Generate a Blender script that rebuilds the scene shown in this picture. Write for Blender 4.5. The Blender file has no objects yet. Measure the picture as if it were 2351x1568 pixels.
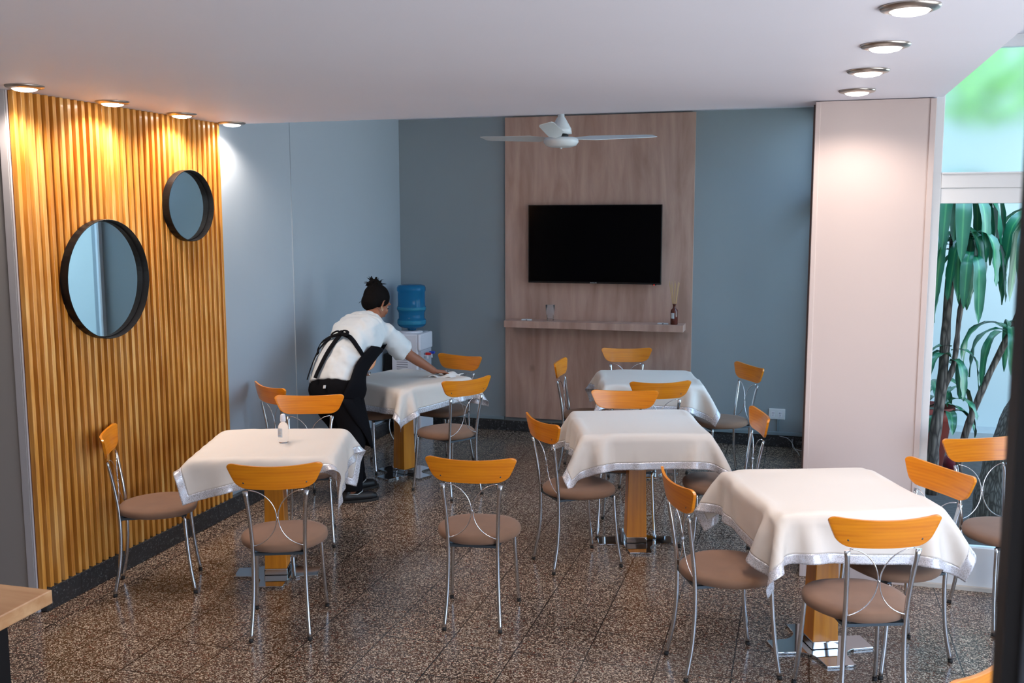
import bpy, math, random
import numpy as np
from mathutils import Vector, Matrix
PI = math.pi
random.seed(7)
scn = bpy.context.scene
col = scn.collection

# ------------------------------------------------------------------ camera
FPX, YAW, PITCH, ROLL, CAM_Z = 2274.74, 0.2829, 0.1243, -0.0015, 2.014
cd = bpy.data.cameras.new('camera')
cam = bpy.data.objects.new('camera', cd)
col.objects.link(cam)
cd.sensor_width = 36.0
cd.lens = FPX / 2351 * 36.0
cd.clip_start = 0.02
fw = Vector((-math.sin(YAW) * math.cos(PITCH), math.cos(YAW) * math.cos(PITCH), -math.sin(PITCH)))
rt = Vector((math.cos(YAW), math.sin(YAW), 0))
up = rt.cross(fw)
r2 = math.cos(ROLL) * rt + math.sin(ROLL) * up
u2 = -math.sin(ROLL) * rt + math.cos(ROLL) * up
cam.matrix_world = Matrix(((r2.x, u2.x, -fw.x, 0), (r2.y, u2.y, -fw.y, 0), (r2.z, u2.z, -fw.z, CAM_Z), (0, 0, 0, 1)))
cd.dof.use_dof = True
cd.dof.focus_distance = 5.6
cd.dof.aperture_fstop = 6.3
scn.camera = cam

# ------------------------------------------------------------------ sky, exposure
scn.view_settings.view_transform = 'Standard'
scn.view_settings.look = 'None'
scn.view_settings.gamma = 1.0
scn.view_settings.exposure = 0.45
scn.view_settings.use_curve_mapping = False
world = bpy.data.worlds.new('sky')
scn.world = world
world.use_nodes = True
wn = world.node_tree.nodes
wl = world.node_tree.links
bgd = wn['Background']
tc = wn.new('ShaderNodeTexCoord')
sp = wn.new('ShaderNodeSeparateXYZ')
cr = wn.new('ShaderNodeValToRGB')
wl.new(tc.outputs['Generated'], sp.inputs[0])
zr = wn.new('ShaderNodeMapRange')
zr.inputs['From Min'].default_value = -1.0
wl.new(sp.outputs['Z'], zr.inputs['Value'])
wl.new(zr.outputs[0], cr.inputs[0])
ce = cr.color_ramp.elements
ce[0].position = 0.47
ce[0].color = (0.95, 0.98, 1.0, 1)          # unseen ground outside, brightened to throw light up onto the ceiling
ce[1].position = 0.90
ce[1].color = (0.42, 0.62, 0.95, 1)
k_ = ce.new(0.52)
k_.color = (0.62, 0.76, 0.95, 1)
wl.new(cr.outputs[0], bgd.inputs[0])
bgd.inputs[1].default_value = 4.4

# ------------------------------------------------------------------ room numbers (metres)
XL, YB, YS, YSE = -3.68, 8.911, 4.02, 5.81      # slat faces, back wall, slats start, slats end
XW = -3.71                                       # left wall plane
ZC, ZU = 2.63, 2.935                             # lowered ceiling, upper ceiling
YSOF, XSOF = 5.90, 0.68
YCOL, XC1, XC2 = 5.64, 0.055, 0.650
YW = 5.70
LIGHTS = [(0.285, 3.221), (0.268, 3.897), (0.248, 4.545), (0.238, 5.232),
          (-3.516, 3.926), (-3.541, 4.578), (-3.56, 5.222), (-3.58, 5.80)]
REAR = [(-2.6, 0.4), (-0.6, 0.4), (-2.6, -1.2), (-0.6, -1.2), (0.3, 1.9)]


def spot(name, x, y, power, color, size=2.65, blend=0.6):
    ld = bpy.data.lights.new(name, 'SPOT')
    ld.energy = power
    ld.color = color
    ld.spot_size = size
    ld.spot_blend = blend
    ld.shadow_soft_size = 0.05
    lo = bpy.data.objects.new(name, ld)
    lo.location = (x, y, ZC - 0.032)
    col.objects.link(lo)


for i, (x, y) in enumerate(LIGHTS):
    spot('downlight_beam', x, y, 36 if i > 3 else 25, (1.0, 0.84, 0.72))
for x, y in REAR:
    spot('downlight_beam', x, y, 12, (1.0, 0.80, 0.60))


# ------------------------------------------------------------------ object helpers
def tag(o, label=None, cat=None, group=None, kind=None):
    if label: o['label'] = label
    if cat: o['category'] = cat
    if group: o['group'] = group
    if kind: o['kind'] = kind
    return o


def empty(name, loc=(0, 0, 0), rz=0.0):
    o = bpy.data.objects.new(name, None)
    o.empty_display_size = 0.1
    o.location = loc
    o.rotation_euler = (0, 0, rz)
    col.objects.link(o)
    return o


class MB:
    def __init__(s):
        s.v, s.f, s.sm, s.mi = [], [], [], []

    def add(s, vs, fs, smooth=False, mi=0):
        b = len(s.v)
        s.v += [tuple(map(float, p)) for p in vs]
        s.f += [tuple(i + b for i in f) for f in fs]
        s.sm += [smooth] * len(fs)
        s.mi += [mi] * len(fs)
        return s

    def box(s, x0, x1, y0, y1, z0, z1, mi=0):
        vs = [(x, y, z) for z in (z0, z1) for y in (y0, y1) for x in (x0, x1)]
        fs = [(0, 2, 3, 1), (4, 5, 7, 6), (0, 1, 5, 4), (2, 6, 7, 3), (0, 4, 6, 2), (1, 3, 7, 5)]
        return s.add(vs, fs, False, mi)

    def tube(s, pts, rad, n=12, cap=True, mi=0, closed=False):
        P = [Vector(p) for p in pts]
        m = len(P)
        if not hasattr(rad, '__len__'): rad = [rad] * m
        T = []
        for i in range(m):
            if closed:
                t = P[(i + 1) % m] - P[i - 1]
            else:
                t = P[min(i + 1, m - 1)] - P[max(i - 1, 0)]
            T.append(t.normalized())
        a = Vector((0, 0, 1)) if abs(T[0].z) < 0.9 else Vector((1, 0, 0))
        N = (a - T[0] * a.dot(T[0])).normalized()
        vs = []
        for i in range(m):
            N = (N - T[i] * N.dot(T[i])).normalized()
            B = T[i].cross(N)
            r = rad[i]
            ra, rb = r if hasattr(r, '__len__') else (r, r)
            for k in range(n):
                w = 2 * PI * k / n
                vs.append(P[i] + N * (ra * math.cos(w)) + B * (rb * math.sin(w)))
        fs = []
        for i in range(m if closed else m - 1):
            j = (i + 1) % m
            for k in range(n):
                fs.append((i * n + k, i * n + (k + 1) % n, j * n + (k + 1) % n, j * n + k))
        s.add(vs, fs, True, mi)
        if cap and not closed:
            b = len(s.v) - len(vs)
            s.f += [tuple(b + k for k in reversed(range(n))), tuple(b + (m - 1) * n + k for k in range(n))]
            s.sm += [False, False]
            s.mi += [mi, mi]
        return s

    def lathe(s, prof, c=(0, 0, 0), n=32, mi=0, smooth=True):
        vs, fs = [], []
        for r, z in prof:
            for k in range(n):
                w = 2 * PI * k / n
                vs.append((c[0] + r * math.cos(w), c[1] + r * math.sin(w), c[2] + z))
        m = len(prof)
        for i in range(m - 1):
            for k in range(n):
                fs.append((i * n + k, i * n + (k + 1) % n, (i + 1) * n + (k + 1) % n, (i + 1) * n + k))
        s.add(vs, fs, smooth, mi)
        b = len(s.v) - len(vs)
        if prof[0][0] > 1e-5:
            s.f.append(tuple(b + k for k in reversed(range(n)))); s.sm.append(False); s.mi.append(mi)
        if prof[-1][0] > 1e-5:
            s.f.append(tuple(b + (m - 1) * n + k for k in range(n))); s.sm.append(False); s.mi.append(mi)
        return s

    def prism(s, poly, z0, z1, mi=0):
        n = len(poly)
        vs = [(x, y, z0) for x, y in poly] + [(x, y, z1) for x, y in poly]
        fs = [tuple(reversed(range(n))), tuple(range(n, 2 * n))] + [(k, (k + 1) % n, n + (k + 1) % n, n + k) for k in range(n)]
        return s.add(vs, fs, False, mi)

    def build(s, name, mats, parent=None, loc=None, offset=None, bevel=0.0, sub=0, seg=2, rz=0.0):
        me = bpy.data.meshes.new(name)
        vs = s.v
        if offset is not None:
            vs = [(a - offset[0], b - offset[1], c - offset[2]) for a, b, c in vs]
        me.from_pydata(vs, [], s.f)
        if not isinstance(mats, (list, tuple)): mats = [mats]
        for m in mats: me.materials.append(m)
        me.polygons.foreach_set('use_smooth', s.sm)
        me.polygons.foreach_set('material_index', s.mi)
        me.update()
        o = bpy.data.objects.new(name, me)
        col.objects.link(o)
        if parent: o.parent = parent
        if loc is not None: o.location = loc
        elif offset is not None and parent is None: o.location = offset
        o.rotation_euler.z = rz
        if bevel > 0:
            md = o.modifiers.new('bevel', 'BEVEL')
            md.width = bevel; md.segments = seg; md.limit_method = 'ANGLE'; md.angle_limit = 0.7
        if sub:
            md = o.modifiers.new('sub', 'SUBSURF'); md.levels = sub; md.render_levels = sub
        return o


def smooth_path(pts, n=8):
    P = [np.array(p, float) for p in pts]
    P = [2 * P[0] - P[1]] + P + [2 * P[-1] - P[-2]]
    out = []
    for i in range(1, len(P) - 2):
        for k in range(n):
            t = k / n
            out.append(0.5 * ((2 * P[i]) + (-P[i - 1] + P[i + 1]) * t + (2 * P[i - 1] - 5 * P[i] + 4 * P[i + 1] - P[i + 2]) * t * t + (-P[i - 1] + 3 * P[i] - 3 * P[i + 1] + P[i + 2]) * t ** 3))
    out.append(P[-2])
    return out


# ------------------------------------------------------------------ materials
def new_mat(name):
    m = bpy.data.materials.new(name)
    m.use_nodes = True
    return m, m.node_tree.nodes, m.node_tree.links, m.node_tree.nodes['Principled BSDF']


def mat(name, c, rough=0.5, metal=0.0, spec=0.5, noise=0.0, nscale=20.0, bump=0.0, bscale=200.0, coat=0.0, emit=None, es=0, sheen=0.0, trans=0.0, ior=1.45, alpha=1.0):
    m, n, l, b = new_mat(name)
    b.inputs['Base Color'].default_value = (*c, 1)
    b.inputs['Roughness'].default_value = rough
    b.inputs['Metallic'].default_value = metal
    b.inputs['Specular IOR Level'].default_value = spec
    b.inputs['Coat Weight'].default_value = coat
    b.inputs['Coat Roughness'].default_value = 0.08
    b.inputs['Sheen Weight'].default_value = sheen
    b.inputs['Transmission Weight'].default_value = trans
    b.inputs['IOR'].default_value = ior
    if emit:
        b.inputs['Emission Color'].default_value = (*emit, 1)
        b.inputs['Emission Strength'].default_value = es
    t = n.new('ShaderNodeTexCoord')
    if noise > 0:
        nz = n.new('ShaderNodeTexNoise'); nz.inputs['Scale'].default_value = nscale; nz.inputs['Detail'].default_value = 5
        l.new(t.outputs['Object'], nz.inputs['Vector'])
        mx = n.new('ShaderNodeMix'); mx.data_type = 'RGBA'
        mx.inputs['A'].default_value = (*[x * (1 - noise) for x in c], 1)
        mx.inputs['B'].default_value = (*[min(1, x * (1 + noise)) for x in c], 1)
        l.new(nz.outputs['Fac'], mx.inputs['Factor']); l.new(mx.outputs['Result'], b.inputs['Base Color'])
    if bump > 0:
        nb = n.new('ShaderNodeTexNoise'); nb.inputs['Scale'].default_value = bscale; nb.inputs['Detail'].default_value = 4
        l.new(t.outputs['Object'], nb.inputs['Vector'])
        bp = n.new('ShaderNodeBump'); bp.inputs['Strength'].default_value = bump; bp.inputs['Distance'].default_value = 0.002
        l.new(nb.outputs['Fac'], bp.inputs['Height']); l.new(bp.outputs[0], b.inputs['Normal'])
    return m


def wood(name, c1, c2, scale=(1, 1, 1), rough=0.35, coat=0.3, dist=3.0, wscale=6.0, axis='X', knots=0.0, wav=0.35):
    m, n, l, b = new_mat(name)
    t = n.new('ShaderNodeTexCoord'); mp = n.new('ShaderNodeMapping')
    mp.inputs['Scale'].default_value = scale
    l.new(t.outputs['Object'], mp.inputs[0])
    nz = n.new('ShaderNodeTexNoise'); nz.inputs['Scale'].default_value = wscale; nz.inputs['Detail'].default_value = 8; nz.inputs['Distortion'].default_value = dist * 0.2; nz.inputs['Roughness'].default_value = 0.6
    l.new(mp.outputs[0], nz.inputs['Vector'])
    wv = n.new('ShaderNodeTexWave'); wv.wave_type = 'BANDS'; wv.bands_direction = axis
    wv.inputs['Scale'].default_value = wscale * 0.5; wv.inputs['Distortion'].default_value = dist * 2; wv.inputs['Detail'].default_value = 3; wv.inputs['Detail Scale'].default_value = 1.2
    l.new(mp.outputs[0], wv.inputs['Vector'])
    add = n.new('ShaderNodeMath'); add.operation = 'MULTIPLY_ADD'
    l.new(wv.outputs['Fac'], add.inputs[0]); add.inputs[1].default_value = wav
    l.new(nz.outputs['Fac'], add.inputs[2])
    r = n.new('ShaderNodeValToRGB')
    r.color_ramp.elements[0].position = 0.35; r.color_ramp.elements[0].color = (*c2, 1)
    r.color_ramp.elements[1].position = 0.85; r.color_ramp.elements[1].color = (*c1, 1)
    l.new(add.outputs[0], r.inputs[0])
    out = r.outputs[0]
    if knots > 0:
        vo = n.new('ShaderNodeTexVoronoi'); vo.inputs['Scale'].default_value = 2.6
        mp2 = n.new('ShaderNodeMapping'); mp2.inputs['Scale'].default_value = (1.0, 1.0, 0.7)
        l.new(t.outputs['Object'], mp2.inputs[0]); l.new(mp2.outputs[0], vo.inputs['Vector'])
        kr = n.new('ShaderNodeValToRGB'); kr.color_ramp.elements[0].position = 0.0; kr.color_ramp.elements[0].color = (1 - knots, 1 - knots, 1 - knots, 1)
        kr.color_ramp.elements[1].position = 0.085; kr.color_ramp.elements[1].color = (1, 1, 1, 1)
        l.new(vo.outputs['Distance'], kr.inputs[0])
        mk = n.new('ShaderNodeMix'); mk.data_type = 'RGBA'; mk.blend_type = 'MULTIPLY'; mk.inputs['Factor'].default_value = 1.0
        l.new(out, mk.inputs['A']); l.new(kr.outputs[0], mk.inputs['B']); out = mk.outputs['Result']
    l.new(out, b.inputs['Base Color'])
    b.inputs['Roughness'].default_value = rough
    b.inputs['Coat Weight'].default_value = coat
    b.inputs['Coat Roughness'].default_value = 0.12
    return m


def m_floor(name, chipc, bases, scale=155.0, tile=0.33, ox=0.0, oy=0.0, joint=0.0055, rough=0.16, density=0.30, red=(0.17, 0.05, 0.03)):
    m, n, l, b = new_mat(name)
    t = n.new('ShaderNodeTexCoord'); mp = n.new('ShaderNodeMapping')
    l.new(t.outputs['Object'], mp.inputs[0]); mp.inputs['Location'].default_value = (ox, oy, 0)

    def vor(sc, feat='F1'):
        v = n.new('ShaderNodeTexVoronoi'); v.feature = feat; v.inputs['Scale'].default_value = sc
        l.new(mp.outputs[0], v.inputs['Vector']); return v

    def math_(op, a, bb=None):
        x = n.new('ShaderNodeMath'); x.operation = op
        for i, q in enumerate((a, bb)):
            if q is None: continue
            if hasattr(q, 'default_value') or hasattr(q, 'is_output'): l.new(q, x.inputs[i])
            else: x.inputs[i].default_value = q
        return x.outputs[0]
    # matrix tone: slow noise
    nz = n.new('ShaderNodeTexNoise'); nz.inputs['Scale'].default_value = 30; nz.inputs['Detail'].default_value = 6
    l.new(mp.outputs[0], nz.inputs['Vector'])
    br = n.new('ShaderNodeValToRGB')
    br.color_ramp.elements[0].position = 0.3; br.color_ramp.elements[0].color = (*bases[0], 1)
    br.color_ramp.elements[1].position = 0.7; br.color_ramp.elements[1].color = (*bases[1], 1)
    l.new(nz.outputs['Fac'], br.inputs[0])
    # tile id tint
    sx = n.new('ShaderNodeSeparateXYZ'); l.new(mp.outputs[0], sx.inputs[0])
    fx = math_('FLOOR', math_('DIVIDE', sx.outputs[0], tile)); fy = math_('FLOOR', math_('DIVIDE', sx.outputs[1], tile))
    cx = n.new('ShaderNodeCombineXYZ'); l.new(fx, cx.inputs[0]); l.new(fy, cx.inputs[1])
    wn_ = n.new('ShaderNodeTexWhiteNoise'); wn_.noise_dimensions = '2D'; l.new(cx.outputs[0], wn_.inputs['Vector'])
    tint = n.new('ShaderNodeValToRGB')
    tint.color_ramp.elements[0].color = (0.75, 0.72, 0.72, 1); tint.color_ramp.elements[1].color = (1.25, 1.15, 1.1, 1)
    l.new(wn_.outputs['Value'], tint.inputs[0])
    mt = n.new('ShaderNodeMix'); mt.data_type = 'RGBA'; mt.blend_type = 'MULTIPLY'; mt.inputs['Factor'].default_value = 0.8
    l.new(br.outputs[0], mt.inputs['A']); l.new(tint.outputs[0], mt.inputs['B'])
    cur = mt.outputs['Result']
    # chips, two sizes
    for sc, lim, cc in ((scale, density, chipc), (scale * 1.9, density * 0.8, tuple(x * 0.72 for x in chipc)), (scale * 0.8, 0.06, red)):
        v = vor(sc); e = vor(sc, 'DISTANCE_TO_EDGE')
        sr = n.new('ShaderNodeSeparateColor'); l.new(v.outputs['Color'], sr.inputs[0])
        a = math_('LESS_THAN', sr.outputs[0], lim)
        bb = math_('GREATER_THAN', e.outputs['Distance'], 0.07)
        fac = math_('MULTIPLY', a, bb)
        vc = n.new('ShaderNodeMix'); vc.data_type = 'RGBA'
        vc.inputs['A'].default_value = (*[x * 0.55 for x in cc], 1); vc.inputs['B'].default_value = (*cc, 1)
        l.new(sr.outputs[1], vc.inputs['Factor'])
        mx = n.new('ShaderNodeMix'); mx.data_type = 'RGBA'
        l.new(fac, mx.inputs['Factor']); l.new(cur, mx.inputs['A']); l.new(vc.outputs['Result'], mx.inputs['B'])
        cur = mx.outputs['Result']
    # joints
    jx = math_('LESS_THAN', math_('PINGPONG', sx.outputs[0], tile / 2), joint * 0.5)
    # pingpong over tile/2 hits 0 at each multiple of tile
    jy = math_('LESS_THAN', math_('PINGPONG', sx.outputs[1], tile / 2), joint * 0.5)
    j = math_('MAXIMUM', jx, jy)
    mj = n.new('ShaderNodeMix'); mj.data_type = 'RGBA'; l.new(j, mj.inputs['Factor']); l.new(cur, mj.inputs['A']); mj.inputs['B'].default_value = (0.012, 0.009, 0.008, 1)
    l.new(mj.outputs['Result'], b.inputs['Base Color'])
    b.inputs['Roughness'].default_value = rough
    rn = n.new('ShaderNodeTexNoise'); rn.inputs['Scale'].default_value = 3.0; rn.inputs['Detail'].default_value = 6
    l.new(mp.outputs[0], rn.inputs['Vector'])
    mr = n.new('ShaderNodeMapRange'); mr.inputs['To Min'].default_value = rough * 0.7; mr.inputs['To Max'].default_value = rough * 1.6
    l.new(rn.outputs['Fac'], mr.inputs['Value']); l.new(mr.outputs[0], b.inputs['Roughness'])
    return m


def glass_mat(name, tint=(1, 1, 1), refl=0.12, rough=0.0):
    m = bpy.data.materials.new(name); m.use_nodes = True
    n, l = m.node_tree.nodes, m.node_tree.links
    n.remove(n['Principled BSDF'])
    tr = n.new('ShaderNodeBsdfTransparent'); tr.inputs[0].default_value = (*tint, 1)
    gl = n.new('ShaderNodeBsdfGlossy'); gl.inputs['Roughness'].default_value = rough
    fr = n.new('ShaderNodeLayerWeight'); fr.inputs[0].default_value = refl
    mx = n.new('ShaderNodeMixShader')
    l.new(fr.outputs[0], mx.inputs[0]); l.new(tr.outputs[0], mx.inputs[1]); l.new(gl.outputs[0], mx.inputs[2])
    l.new(mx.outputs[0], n['Material Output'].inputs[0])
    return m


def slat_mat():
    m, n, l, b = new_mat('honey_pine_slats')
    t = n.new('ShaderNodeTexCoord'); sx = n.new('ShaderNodeSeparateXYZ'); l.new(t.outputs['Object'], sx.inputs[0])
    d = n.new('ShaderNodeMath'); d.operation = 'DIVIDE'; l.new(sx.outputs[1], d.inputs[0]); d.inputs[1].default_value = 0.053
    f = n.new('ShaderNodeMath'); f.operation = 'FLOOR'; l.new(d.outputs[0], f.inputs[0])
    w = n.new('ShaderNodeTexWhiteNoise'); w.noise_dimensions = '1D'; l.new(f.outputs[0], w.inputs['W'])
    mp = n.new('ShaderNodeMapping'); mp.inputs['Scale'].default_value = (30, 30, 1.2); l.new(t.outputs['Object'], mp.inputs[0])
    nz = n.new('ShaderNodeTexNoise'); nz.inputs['Scale'].default_value = 3; nz.inputs['Detail'].default_value = 6; nz.inputs['Distortion'].default_value = 0.6
    l.new(mp.outputs[0], nz.inputs['Vector'])
    nz2 = n.new('ShaderNodeTexNoise'); nz2.inputs['Scale'].default_value = 1.6; nz2.inputs['Detail'].default_value = 2
    mp2 = n.new('ShaderNodeMapping'); mp2.inputs['Scale'].default_value = (1, 6, 1.5); l.new(t.outputs['Object'], mp2.inputs[0]); l.new(mp2.outputs[0], nz2.inputs['Vector'])
    a = n.new('ShaderNodeMath'); a.operation = 'MULTIPLY_ADD'; l.new(w.outputs['Value'], a.inputs[0]); a.inputs[1].default_value = 0.28; l.new(nz.outputs['Fac'], a.inputs[2])
    a2 = n.new('ShaderNodeMath'); a2.operation = 'ADD'; l.new(a.outputs[0], a2.inputs[0]); l.new(nz2.outputs['Fac'], a2.inputs[1])
    r = n.new('ShaderNodeValToRGB'); e = r.color_ramp.elements
    mr = n.new('ShaderNodeMapRange'); mr.inputs['From Min'].default_value = 0.75; mr.inputs['From Max'].default_value = 1.6; l.new(a2.outputs[0], mr.inputs['Value'])
    e[0].position = 0; e[0].color = (0.50, 0.18, 0.02, 1)
    e[1].position = 1; e[1].color = (0.92, 0.56, 0.19, 1)
    k = e.new(0.5); k.color = (0.72, 0.32, 0.055, 1)
    l.new(mr.outputs[0], r.inputs[0]); l.new(r.outputs[0], b.inputs['Base Color'])
    b.inputs['Roughness'].default_value = 0.35
    b.inputs['Coat Weight'].default_value = 0.25
    return m


def glitter_mat():
    m, n, l, b = new_mat('silver_glitter_trim')
    uv = n.new('ShaderNodeUVMap')
    mp = n.new('ShaderNodeMapping'); mp.inputs['Scale'].default_value = (240, 240, 1); l.new(uv.outputs[0], mp.inputs[0])
    v = n.new('ShaderNodeTexVoronoi'); v.inputs['Scale'].default_value = 1.0; v.inputs['Randomness'].default_value = 0.12; l.new(mp.outputs[0], v.inputs['Vector'])
    r = n.new('ShaderNodeValToRGB'); r.color_ramp.elements[0].position = 0.32; r.color_ramp.elements[0].color = (0.80, 0.80, 0.84, 1)
    r.color_ramp.elements[1].position = 0.5; r.color_ramp.elements[1].color = (0.62, 0.62, 0.68, 1)
    l.new(v.outputs['Distance'], r.inputs[0])
    l.new(r.outputs[0], b.inputs['Base Color'])
    b.inputs['Metallic'].default_value = 0.4
    sr = n.new('ShaderNodeSeparateColor'); l.new(v.outputs['Color'], sr.inputs[0])
    mr = n.new('ShaderNodeMapRange'); mr.inputs['To Min'].default_value = 0.12; mr.inputs['To Max'].default_value = 0.6
    l.new(sr.outputs[0], mr.inputs['Value']); l.new(mr.outputs[0], b.inputs['Roughness'])
    bp = n.new('ShaderNodeBump'); bp.inputs['Strength'].default_value = 0.5; bp.inputs['Distance'].default_value = 0.002
    l.new(sr.outputs[1], bp.inputs['Height']); l.new(bp.outputs[0], b.inputs['Normal'])
    return m


def bark_mat(name, c1, c2, sc=1.0):
    m, n, l, b = new_mat(name)
    t = n.new('ShaderNodeTexCoord'); mp = n.new('ShaderNodeMapping'); mp.inputs['Scale'].default_value = (30 * sc, 30 * sc, 7 * sc); l.new(t.outputs['Object'], mp.inputs[0])
    v = n.new('ShaderNodeTexVoronoi'); v.feature = 'DISTANCE_TO_EDGE'; v.inputs['Scale'].default_value = 1.0; l.new(mp.outputs[0], v.inputs['Vector'])
    r = n.new('ShaderNodeValToRGB'); r.color_ramp.elements[0].position = 0.03; r.color_ramp.elements[0].color = (*c2, 1); r.color_ramp.elements[1].position = 0.3; r.color_ramp.elements[1].color = (*c1, 1)
    l.new(v.outputs['Distance'], r.inputs[0]); l.new(r.outputs[0], b.inputs['Base Color'])
    bp = n.new('ShaderNodeBump'); bp.inputs['Strength'].default_value = 1.0; bp.inputs['Distance'].default_value = 0.02
    l.new(r.outputs[0], bp.inputs['Height']); l.new(bp.outputs[0], b.inputs['Normal'])
    b.inputs['Roughness'].default_value = 0.85
    return m


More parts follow.
